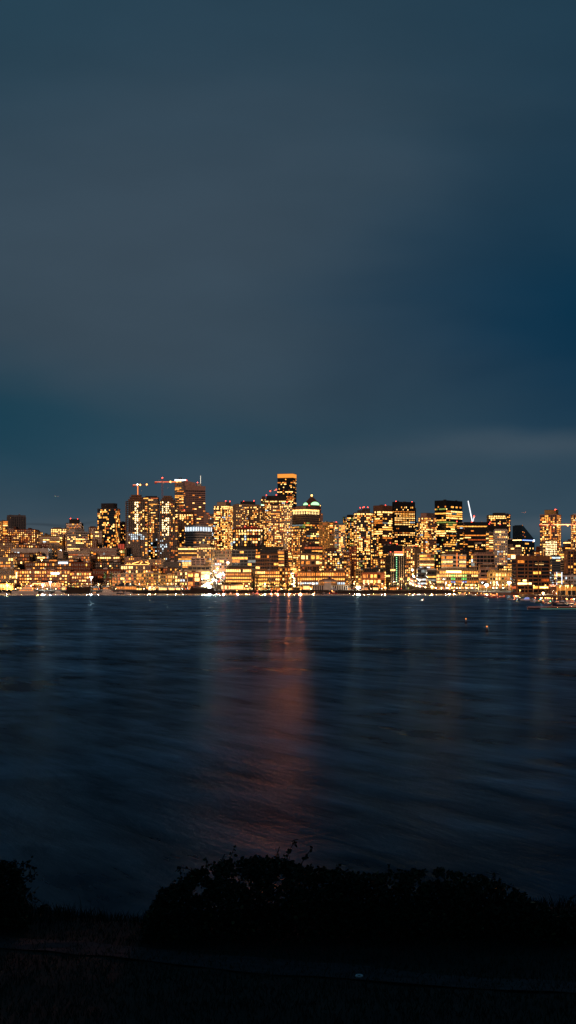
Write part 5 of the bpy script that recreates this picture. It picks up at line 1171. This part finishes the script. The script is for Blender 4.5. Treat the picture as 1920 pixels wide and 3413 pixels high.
# buoys
for px, y, lab in ((1553,2079,'left orange lit buoy on the open water'),(1623,2108,'right orange lit buoy, the one nearer the camera')):
    D = CAMZ*F/(y-HZ); r = thing('buoy', lab, 'buoy', (wx(px,D),D,0)); m = MB(); m.tube((0,0,-.5),(0,0,.5),.42,.42,PAINTN,10); m.tube((0,0,.5),(0,0,1.0),.30,.2,PAINTN,8); m.build('float', r)
    m = MB(); 
    for k in range(3): a = k*2.1; m.tube((math.cos(a)*.3,math.sin(a)*.3,.5),(0,0,1.45),.03,.03,METAL,4)
    m.build('frame', r); m = MB(); m.ball((0,0,0), .24, emat('buoy_orange',(1,.30,.05),1.5) if 'buoy_orange' not in MATS else MATS['buoy_orange'], 8, 5, .8); m.build('lamp', r, (0,0,1.5)); point(r, (0,-.5,1.5), 7, (1,.3,.05), .2)
m = MB(); D = CAMZ*F/(1985-HZ); m.tube((0,0,-.4),(0,0,.6),.6,.5,RUBBER,8); m.tube((0,0,.6),(0,0,2.6),.18,.05,RUBBER,6); tag(m.build('buoy', None, (wx(1229,D),D,0)), 'small unlit black buoy off the park bank', 'buoy')
# aircraft
def airliner(px, py, D, label, rz):
    r = thing('airliner', label, 'aircraft', (wx(px,D),D,wz(py,D)), rz); m = MB(); m.tube((-17,0,0),(14,0,0),2,2,PAINTW,8); m.tube((14,0,0),(19,0,-.4),2,.4,PAINTW,8); m.tube((-17,0,0),(-22,0,1.2),2,.3,PAINTW,8); m.build('fuselage', r)
    for s in (-1,1): m = MB(); m.prism([(4,-.2),(-1,-.2),(-1,.2),(4,.2)],0,s*4,PAINTW) ; m.quad([(4,s*2,0),(-6,s*17,1),(-8,s*17,1),(-3,s*2,0)],PAINTW); m.build('wing', r)
    m = MB(); m.prism([(-15,1.5),(-20,1.5),(-21.5,7),(-18.5,7)],-.2,.2,PAINTW); m.build('tail_fin', r)
    for (x,y,z,mt) in ((-7,17,1,LAMPR),(-7,-17,1,LAMPG),(0,0,-2.4,LAMPR)): m = MB(); m.ball((0,0,0),.5,mt,6,4); m.build('navigation_lamp', r, (x,y,z))
airliner(190,1654,14000,'tiny distant airliner with red lamps over the left skyline',0.1)
airliner(1745,1708,12000,'tiny distant airliner with red lamps between the two right towers',3.3)
for k in list(BP.values())+CARS+list(LK.values()):
    if not k.get('label'): # prototype not used
        for ch in KIDS[k.name]:
            bpy.data.objects.remove(ch)
        bpy.data.objects.remove(k)
# ------------------------------------------------------------------ water
def make_water():
    me = bpy.data.meshes.new('lake_water'); me.from_pydata([(-4000,15,0),(4000,15,0),(4000,2300,0),(-4000,2300,0)], [], [(0,1,2,3)])
    m = bpy.data.materials.new('lake'); m.use_nodes = True; nt = m.node_tree; p = nt.nodes['Principled BSDF']; N = nt.nodes.new; Lk = nt.links.new
    
    g = N('ShaderNodeNewGeometry'); sx = N('ShaderNodeSeparateXYZ'); Lk(g.outputs['Position'], sx.inputs[0])
    def noise(scale, detail, mp, rough=.5, dist=0):
        mpn = N('ShaderNodeMapping'); mpn.inputs['Scale'].default_value = mp; mpn.inputs['Rotation'].default_value = (0,0,math.radians(24)); Lk(g.outputs['Position'], mpn.inputs[0])
        n = N('ShaderNodeTexNoise'); n.inputs['Scale'].default_value = scale; n.inputs['Detail'].default_value = detail; n.inputs['Roughness'].default_value = rough; n.inputs['Distortion'].default_value = dist; Lk(mpn.outputs[0], n.inputs['Vector']); return n.outputs[0]
    def swell(scale, detail, stretch, rough):
        # long wave crests running away to the upper left
        s = math_('SUBTRACT', math_('MULTIPLY', sx.outputs[0], .42*stretch), math_('MULTIPLY', sx.outputs[1], .90*stretch))
        t = math_('ADD', math_('MULTIPLY', sx.outputs[0], .90), math_('MULTIPLY', sx.outputs[1], .42))
        cv = N('ShaderNodeCombineXYZ'); Lk(s, cv.inputs[0]); Lk(t, cv.inputs[1])
        n = N('ShaderNodeTexNoise'); n.inputs['Scale'].default_value = scale; n.inputs['Detail'].default_value = detail; n.inputs['Roughness'].default_value = rough; n.inputs['Distortion'].default_value = .3; Lk(cv.outputs[0], n.inputs['Vector']); return n.outputs[0]
    def mr(src, a, b, c, d, sm_=False):
        r = N('ShaderNodeMapRange'); r.inputs[1].default_value = a; r.inputs[2].default_value = b; r.inputs[3].default_value = c; r.inputs[4].default_value = d
        if sm_: r.interpolation_type = 'SMOOTHSTEP'
        Lk(src, r.inputs[0]); return r.outputs[0]
    def math_(op, a, b):
        n = N('ShaderNodeMath'); n.operation = op
        for i, v in enumerate((a, b)):
            if isinstance(v, (int, float)): n.inputs[i].default_value = v
            else: Lk(v, n.inputs[i])
        return n.outputs[0]
    calm = mr(sx.outputs[1], 1560, 1760, 0, 1, True)          # sheltered belt along the far quays
    gust = noise(.035, 4, (1,1,1), .6, .5); rip = swell(.30, 7, .22, .70); far = swell(.045, 4, .3, .6)
    ripf = noise(2.2, 4, (1,.5,1), .6)
    rough = math_('ADD', mr(gust, .35, .65, .26, .40), mr(rip, .3, .7, -.05, .05))
    rmix = N('ShaderNodeMix'); Lk(calm, rmix.inputs[0]); Lk(rough, rmix.inputs[2]); rmix.inputs[3].default_value = .13
    h = math_('ADD', math_('MULTIPLY', rip, .40), math_('MULTIPLY', ripf, .10)); h = math_('ADD', h, math_('MULTIPLY', gust, .35))
    b = N('ShaderNodeBump'); b.inputs['Distance'].default_value = 1.0
    Lk(mr(calm, 0, 1, .30, .01), b.inputs['Strength']); Lk(h, b.inputs['Height'])
    # deep lake water: dark body, bluish mirror that weakens as the view steepens
    nt.nodes.remove(p); out = nt.nodes['Material Output']
    gl = N('ShaderNodeBsdfGlossy'); df = N('ShaderNodeBsdfDiffuse'); df.inputs[0].default_value = (.002,.014,.022,1)
    Lk(rmix.outputs[0], gl.inputs['Roughness']); Lk(b.outputs[0], gl.inputs['Normal'])
    fr = N('ShaderNodeFresnel'); fr.inputs[0].default_value = 1.33
    wave = math_('MULTIPLY', math_('MULTIPLY', mr(rip, .34, .66, .5, 1.65), math_('MULTIPLY', mr(gust, .35, .65, .5, 1.5), mr(far, .38, .62, .8, 1.35))), fr.outputs[0])  # bright and dark reflection streaks put into the mirror colour
    tint = N('ShaderNodeMix'); tint.data_type = 'RGBA'; Lk(calm, tint.inputs[0]); tint.inputs[6].default_value = (.17,.285,.375,1); tint.inputs[7].default_value = (.62,.70,.80,1)
    vm = N('ShaderNodeVectorMath'); vm.operation = 'SCALE'; Lk(tint.outputs[2], vm.inputs[0]); Lk(wave, vm.inputs['Scale'])
    Lk(vm.outputs[0], gl.inputs['Color'])
    ad = N('ShaderNodeAddShader'); Lk(gl.outputs[0], ad.inputs[0]); Lk(df.outputs[0], ad.inputs[1]); Lk(ad.outputs[0], out.inputs[0])
    me.materials.append(m); o = bpy.data.objects.new('water', me); COL.objects.link(o); structure(o)
make_water()
# ------------------------------------------------------------------ near bank
def bank(x, y):
    z = 10.35-.1*y
    e = 14.2+.5*math.sin(x*.9)+.35*math.sin(x*2.3+1)
    if y > e: z -= .52*(y-e)*sm((y-e)/2)+.03*(y-e)
    if y < -12: z += 22*sm((-y-12)/80.0)  # unseen rise behind the camera, added to shade the foreground from the sun
    z += .05*mnoise.noise(Vector((x*.6, y*.6, 0)))+.02*mnoise.noise(Vector((x*3, y*3, 4)))
    return z
def make_bank():
    xs = [-400,-200,-100,-50,-25,-12,-8]+[-6+i*.25 for i in range(49)]+[8,12,25,50,100,200,400]
    ys = [-300,-160,-110,-90,-70,-50,-35,-25,-15,-8,-3,0,3,6]+[7+i*.25 for i in range(60)]+[23,26,30,34,40,50]
    v = [(x,y,bank(x,y)) for x in xs for y in ys]; n = len(ys); f = [(i*n+j,(i+1)*n+j,(i+1)*n+j+1,i*n+j+1) for i in range(len(xs)-1) for j in range(n-1)]
    me = bpy.data.meshes.new('near_bank'); me.from_pydata(v, [], f); me.materials.append(wallmat('turf_soil', (.016,.020,.014), .95, var=.5, scale=2.0)); me.polygons.foreach_set('use_smooth',[True]*len(f))
    o = bpy.data.objects.new('ground', me); COL.objects.link(o); structure(o)
make_bank()
# faint gravel path crossing the turf
m = MB(); PM = wallmat('gravel', (.038,.040,.042), .95, var=.5, scale=8)
pp = [(-2.6,12.6),(-1.6,11.9),(-.6,11.3),(.4,10.9),(1.4,10.3),(2.6,9.7)]
for (a,b),(c,d) in zip(pp,pp[1:]):
    for k in range(4):
        t0 = k/4; t1 = (k+1)/4; xa = lerp(a,c,t0); ya = lerp(b,d,t0); xb = lerp(a,c,t1); yb = lerp(b,d,t1)
        for j in range(3):
            w0 = -.32+j*.21; w1 = w0+.21
            m.quad([(xa,ya+w0,bank(xa,ya+w0)+.012),(xb,yb+w0,bank(xb,yb+w0)+.012),(xb,yb+w1,bank(xb,yb+w1)+.012),(xa,ya+w1,bank(xa,ya+w1)+.012)], PM)
structure(m.build('path'))
# grass
rnd = random.Random(5); m = MB(); GM = wallmat('grass_blade', (.018,.034,.022), .7, var=.5, scale=3); GD = wallmat('grass_dry', (.026,.028,.02), .8)
def blade(x, y, h, lean, mt):
    a = rnd.uniform(0,6.28); dx = math.cos(a)*lean; dy = math.sin(a)*lean; z = bank(x,y)-.01; w = .0035+h*.012; b = rnd.uniform(0,3.14); wx_ = math.cos(b)*w; wy_ = math.sin(b)*w
    m.quad([(x-wx_,y-wy_,z),(x+wx_,y+wy_,z),(x+dx*.4+wx_*.6,y+dy*.4+wy_*.6,z+h*.6),(x+dx,y+dy,z+h),(x+dx*.4-wx_*.6,y+dy*.4-wy_*.6,z+h*.6)], mt)
for _ in range(26000):
    y = rnd.uniform(8.2, 15.2); x = rnd.uniform(-.21,.21)*y; h = rnd.uniform(.02,.06)*(1+1.2*sm((y-13)/1.5)); blade(x, y, h, h*rnd.uniform(.1,.8), GM if rnd.random() < .85 else GD)
for _ in range(700):
    y = rnd.uniform(13.6, 14.9); x = rnd.uniform(-.2,-.09)*y if rnd.random()<.8 else rnd.uniform(-.2,.2)*y; h = rnd.uniform(.06,.16); blade(x, y, h, h*rnd.uniform(.05,.6), GM)
for px, h in ((275,.30),(298,.16),(320,.14),(110,.15),(250,.12),(167,.16),(390,.1)): x = (px-960)/F*14.2; blade(x, 14.2, h, h*.25, GD)
o = m.build('grass'); o['kind'] = 'stuff'
# white plastic lid lying in the turf
m = MB(); n = 28; k = m.mi(PAINTW)
prof = [(.012,.002),(.014,.006),(.018,.007),(.025,.0075),(.0265,.004),(.0265,0)]
for r_, z_ in prof:
    for i in range(n): a = 2*math.pi*i/n; m.v.append((r_*math.cos(a), r_*math.sin(a), z_))
for j in range(len(prof)-1):
    for i in range(n): i2 = (i+1)%n; m.f.append((j*n+i,(j+1)*n+i,(j+1)*n+i2,j*n+i2)); m.m.append(k)
o = m.build('jar_lid', None, ((1197-960)/F*10.45, 10.45, bank(.485,10.45)+.045)); o.rotation_euler = (math.radians(4),0,0); tag(o, 'small white ring shaped lid lying in the dark grass', 'lid')
# brambles
BL = wallmat('bramble_leaf', (.022,.032,.012), .6, var=.5, scale=4, spec=.15); BC = wallmat('bramble_cane', (.05,.028,.02), .7)
BLW = wallmat('bramble_leaf_pale', (.16,.15,.05), .5)
def leaf(m, c, L, rnd, mt=None):
    u = Vector((rnd.gauss(0,1),rnd.gauss(0,.7),rnd.gauss(-.15,.8))).normalized(); v = u.cross(Vector((rnd.gauss(0,1),rnd.gauss(0,1),rnd.gauss(0,1)))).normalized(); w = u.cross(v); W2 = L*.36
    mt = mt or (BL if rnd.random() < .985 else BLW)
    m.quad([c, c+u*L*.35+v*W2+w*L*.06, c+u*L*.75+v*W2*.7+w*L*.05, c+u*L], mt); m.quad([c, c+u*L, c+u*L*.75-v*W2*.7+w*L*.05, c+u*L*.35-v*W2+w*L*.06], mt)
def cane(mc, ml, pts, D, rnd, r=.004, dens=16, leafL=.035):
    P = [Vector(((px-960)/F*(D+dy), D+dy, CAMZ+(HZ-py)/F*(D+dy))) for px, py, dy in pts]
    for i in range(len(P)-1):
        mc.tube(P[i], P[i+1], r*(1-.5*i/len(P)), r*(1-.5*(i+1)/len(P)), BC, 5); L = (P[i+1]-P[i]).length
        for k in range(max(1, int(L*dens*2.4))):
            c = P[i].lerp(P[i+1], rnd.random()); 
            for _ in range(3): leaf(ml, c+Vector((rnd.gauss(0,.008),rnd.gauss(0,.012),rnd.gauss(0,.008))), rnd.uniform(.6,1.1)*leafL, rnd)
def bramble(label, prof, D, ybot, n, canes, seed, xs):
    rnd = random.Random(seed); r = thing('bramble_bush', label, 'bush', ((sum(xs)/2-960)/F*D, D, bank((sum(xs)/2-960)/F*D, D)))
    off = r.location.copy(); ml = MB(); mc = MB(); cnt = 0
    while cnt < n:
        px = rnd.uniform(*xs); dy = rnd.uniform(-.5, 1.3); top = interp(prof, px)+9*mnoise.noise(Vector((px*.03, dy*2, seed)))*2; t = rnd.random()**1.35; py = top+t*(ybot-top); 
        c = Vector(((px-960)/F*(D+dy), D+dy, CAMZ+(HZ-py)/F*(D+dy)))
        if c.z < bank(c.x, c.y)+.005: cnt += .3; continue
        # gaps: clumpy density near the outline
        if mnoise.noise(Vector((px*.022, py*.022, dy))) < -.12 and t < .35: cnt += .2; continue
        leaf(ml, c, rnd.uniform(.024,.046), rnd); cnt += 1
    for pts in canes: cane(mc, ml, pts, D, rnd)
    for _ in range(46):
        px = rnd.uniform(*xs); top = interp(prof, px); h = rnd.uniform(5, 26); dx = rnd.uniform(-24,24); cane(mc, ml, [(px,top+60,0),(px+dx*.3,top+5,0),(px+dx,top-h,.05)], D, rnd, .003, 14, .030)
    for _ in range(40):
        px = rnd.uniform(*xs); top = interp(prof, px); cane(mc, ml, [(px,ybot+10,.3),(px+rnd.uniform(-30,30),(top+ybot)/2,rnd.uniform(-.2,.6)),(px+rnd.uniform(-90,90),top+20,rnd.uniform(-.2,.6))], D, rnd, .005, 5)
    for nm, mm in (('foliage', ml), ('canes', mc)):
        mm.v = [(a-off.x, b-off.y, c-off.z) for a, b, c in mm.v]; mm.build(nm, r)
PROF = [(480,3090),(505,3030),(530,2985),(560,2965),(600,2945),(640,2915),(680,2895),(730,2880),(780,2872),(850,2868),(900,2868),(960,2872),(1010,2890),(1060,2900),(1120,2905),(1180,2918),(1250,2920),(1330,2915),(1400,2908),(1470,2905),(1540,2918),(1600,2928),(1650,2945),(1700,2965),(1740,2985),(1780,3015),(1830,3035),(1880,3050),(1960,3040)]
bramble('broad dark bramble thicket filling the foreground right of centre', PROF, 12.4, 3140, 26000, [
 [(930,2900,0),(955,2865,0),(968,2830,0),(985,2797,0)],[(995,2890,.1),(1010,2870,.1),(1030,2840,.1),(1042,2828,.1)],[(915,2880,0),(922,2850,0),(932,2822,0)],[(765,2885,0),(770,2855,0),(780,2828,0)],[(735,2890,0),(742,2862,0),(750,2846,0)],
 [(688,2900,0),(690,2872,0),(686,2856,0)],[(660,2910,0),(625,2895,0),(600,2892,0),(583,2905,0)],[(605,2950,0),(603,2915,0),(600,2895,0)],[(640,2925,0),(640,2900,0),(636,2890,0)],[(500,3045,0),(515,3005,0),(540,2965,0),(590,2948,0)],[(560,3060,0),(545,3020,0),(530,3000,0),(510,3015,0)],
 [(870,2880,0),(895,2862,0),(930,2866,0),(960,2880,0)],[(940,2890,0),(975,2875,0),(1000,2890,0),(1015,2905,0)],[(1118,2915,0),(1128,2892,0),(1134,2880,0)],[(1290,2925,0),(1296,2900,0),(1300,2878,0)],[(1180,2930,0),(1168,2912,0),(1160,2905,0)],
 [(1440,2915,0),(1452,2898,0),(1470,2892,0)],[(1560,2935,0),(1590,2925,0),(1625,2922,0)],[(1650,2965,0),(1690,2950,0),(1725,2965,0),(1740,2985,0)],[(1870,3060,0),(1890,3010,0),(1915,2985,0)],[(1700,2990,.1),(1745,2985,.1),(1765,3015,.1)]], 3, (478,1965))
bramble('dark bramble bush cut off by the left picture edge', [(-120,2880),(-40,2880),(0,2890),(40,2885),(60,2905),(78,2960),(88,3030),(100,3070)], 13.0, 3085, 5200, [
 [(0,2880,0),(15,2870,0),(35,2872,0)],[(45,2895,0),(60,2875,0),(78,2890,0),(80,2920,0)],[(55,2910,0),(70,2885,0),(90,2870,0),(106,2866,0)],[(85,2880,0),(100,2895,0),(104,2925,0),(108,2938,0)],[(92,2880,0),(112,2890,0),(118,2912,0),(108,2930,0)],[(80,3000,0),(95,2990,0),(125,2998,0),(138,3006,0)],[(60,3020,0),(85,3010,0),(100,3040,0)]], 8, (-120,92))
# ------------------------------------------------------------------ sky, sun, camera
def make_world():
    w = bpy.data.worlds.new('World'); sc.world = w; w.use_nodes = True; nt = w.node_tree; bg = nt.nodes['Background']; N = nt.nodes.new; Lk = nt.links.new
    tc = N('ShaderNodeTexCoord'); sx = N('ShaderNodeSeparateXYZ'); Lk(tc.outputs['Generated'], sx.inputs[0])
    def mth(op, a, b=None):
        n = N('ShaderNodeMath'); n.operation = op
        for i, v in enumerate((a, b)):
            if v is None: continue
            if isinstance(v, (int, float)): n.inputs[i].default_value = v
            else: Lk(v, n.inputs[i])
        return n.outputs[0]
    mp = N('ShaderNodeMapping'); mp.inputs['Scale'].default_value = (3.2, 3.2, 9.0); mp.inputs['Rotation'].default_value = (0, math.radians(9), 0); Lk(tc.outputs['Generated'], mp.inputs[0])
    nz = N('ShaderNodeTexNoise'); nz.inputs['Scale'].default_value = 1.3; nz.inputs['Detail'].default_value = 3; nz.inputs['Distortion'].default_value = .4; Lk(mp.outputs[0], nz.inputs['Vector'])
    warp = mth('MULTIPLY', mth('SUBTRACT', nz.outputs[0], .5), .16)
    X = mth('ADD', sx.outputs[0], warp); Z = mth('ADD', sx.outputs[2], mth('MULTIPLY', warp, .45))
    def mr(src, a, b):
        r = N('ShaderNodeMapRange'); r.interpolation_type = 'SMOOTHSTEP'; r.inputs[1].default_value = a; r.inputs[2].default_value = b; Lk(src, r.inputs[0]); return r.outputs[0]
    def mix(fac, a, col, amt=1.0):
        n = N('ShaderNodeMix'); n.data_type = 'RGBA'
        Lk(mth('MULTIPLY', fac, amt), n.inputs[0])
        if isinstance(a, tuple): n.inputs[6].default_value = (*a, 1)
        else: Lk(a, n.inputs[6])
        n.inputs[7].default_value = (*col, 1); return n.outputs[2]
    def px(x): return (x-960)/5100
    def pz(y): return (1948-y)/5100
    def blob(x, y, rx, ry):
        a = mth('DIVIDE', mth('SUBTRACT', X, px(x)), rx/5100); b = mth('DIVIDE', mth('SUBTRACT', Z, pz(y)), ry/5100)
        d = mth('SQRT', mth('ADD', mth('MULTIPLY', a, a), mth('MULTIPLY', b, b))); n = N('ShaderNodeMapRange'); n.interpolation_type = 'SMOOTHSTEP'
        n.inputs[1].default_value = 0; n.inputs[2].default_value = 1; n.inputs[3].default_value = 1; n.inputs[4].default_value = 0; Lk(d, n.inputs[0]); return n.outputs[0]
    c = mix(mr(Z, pz(1980), pz(1350)), (.044,.076,.104), (.030,.064,.094))
    c = mix(mr(Z, pz(1450), pz(1150)), c, (.036,.066,.096))
    c = mix(mr(Z, pz(900), pz(-60)), c, (.019,.049,.078))
    c = mix(mr(Z, .37, .62), c, (.005,.026,.052))
    c = mix(blob(380, 1000, 1100, 700), c, (.044,.070,.096), .7)
    c = mix(blob(800, 760, 900, 500), c, (.044,.072,.102), .5)
    c = mix(blob(2080, 1060, 1250, 800), c, (.001,.028,.064), 1)
    c = mix(blob(2200, 450, 1100, 900), c, (.007,.036,.068), .7)
    c = mix(blob(-150, 1440, 1300, 300), c, (.008,.050,.084), .85)
    c = mix(blob(-200, 100, 900, 600), c, (.018,.056,.088), .6)
    c = mix(blob(1750, 1500, 900, 105), c, (.055,.084,.112), .6)
    c = mix(blob(900, 1440, 700, 120), c, (.022,.062,.096), .5)
    c = mix(blob(1900, 1745, 420, 34), c, (.075,.100,.125), .7)
    c = mix(blob(1500, 1738, 300, 22), c, (.085,.105,.130), .6)
    c = mix(blob(300, 1800, 700, 110), c, (.085,.098,.108), .6)
    c = mix(blob(180, 1742, 260, 9), c, (.028,.042,.056), .6)
    # soft cloud variation
    n2 = N('ShaderNodeTexNoise'); n2.inputs['Scale'].default_value = 2.2; n2.inputs['Detail'].default_value = 5; n2.inputs['Roughness'].default_value = .45; Lk(mp.outputs[0], n2.inputs['Vector'])
    v = N('ShaderNodeMapRange'); v.inputs[1].default_value = .3; v.inputs[2].default_value = .7; v.inputs[3].default_value = .92; v.inputs[4].default_value = 1.06; Lk(n2.outputs[0], v.inputs[0])
    mm = N('ShaderNodeMix'); mm.data_type = 'RGBA'; mm.blend_type = 'MULTIPLY'; mm.inputs[0].default_value = 1; Lk(c, mm.inputs[6]); Lk(v.outputs[0], mm.inputs[7])
    Lk(mm.outputs[2], bg.inputs[0]); bg.inputs[1].default_value = 1.0
make_world()
# added warm sun lamp behind the camera, standing in for city glow on facades
sl = bpy.data.lights.new('sun', 'SUN'); sl.energy = .85; sl.color = (1,.52,.30); sl.angle = math.radians(6)
so = bpy.data.objects.new('sun', sl); COL.objects.link(so)
so.rotation_euler = (Vector((.15,1,-.12))).to_track_quat('-Z','Y').to_euler()
cd = bpy.data.cameras.new('camera'); cam = bpy.data.objects.new('camera', cd); COL.objects.link(cam); sc.camera = cam
cam.location = (0,0,CAMZ); cam.rotation_euler = (math.pi/2,0,0); cd.sensor_fit = 'VERTICAL'; cd.sensor_height = 36; cd.sensor_width = 20.25; cd.lens = 36*F/3413; cd.shift_y = (HZ-1706.5)/3413; cd.clip_start = .1; cd.clip_end = 40000
for o in bpy.data.objects:
    for k in ('_LB','_LA','_H'):
        if k in o: del o[k]
sc.view_settings.view_transform = 'Standard'; sc.view_settings.look = 'None'; sc.view_settings.exposure = 0; sc.view_settings.gamma = 1
sc.render.engine = 'CYCLES'; cy = sc.cycles; cy.use_denoising = True; cy.max_bounces = 4; cy.diffuse_bounces = 2; cy.glossy_bounces = 3; cy.transmission_bounces = 2; cy.sample_clamp_indirect = 4; cy.use_light_tree = True
cy.use_adaptive_sampling = False; cy.caustics_reflective = False; cy.caustics_refractive = False
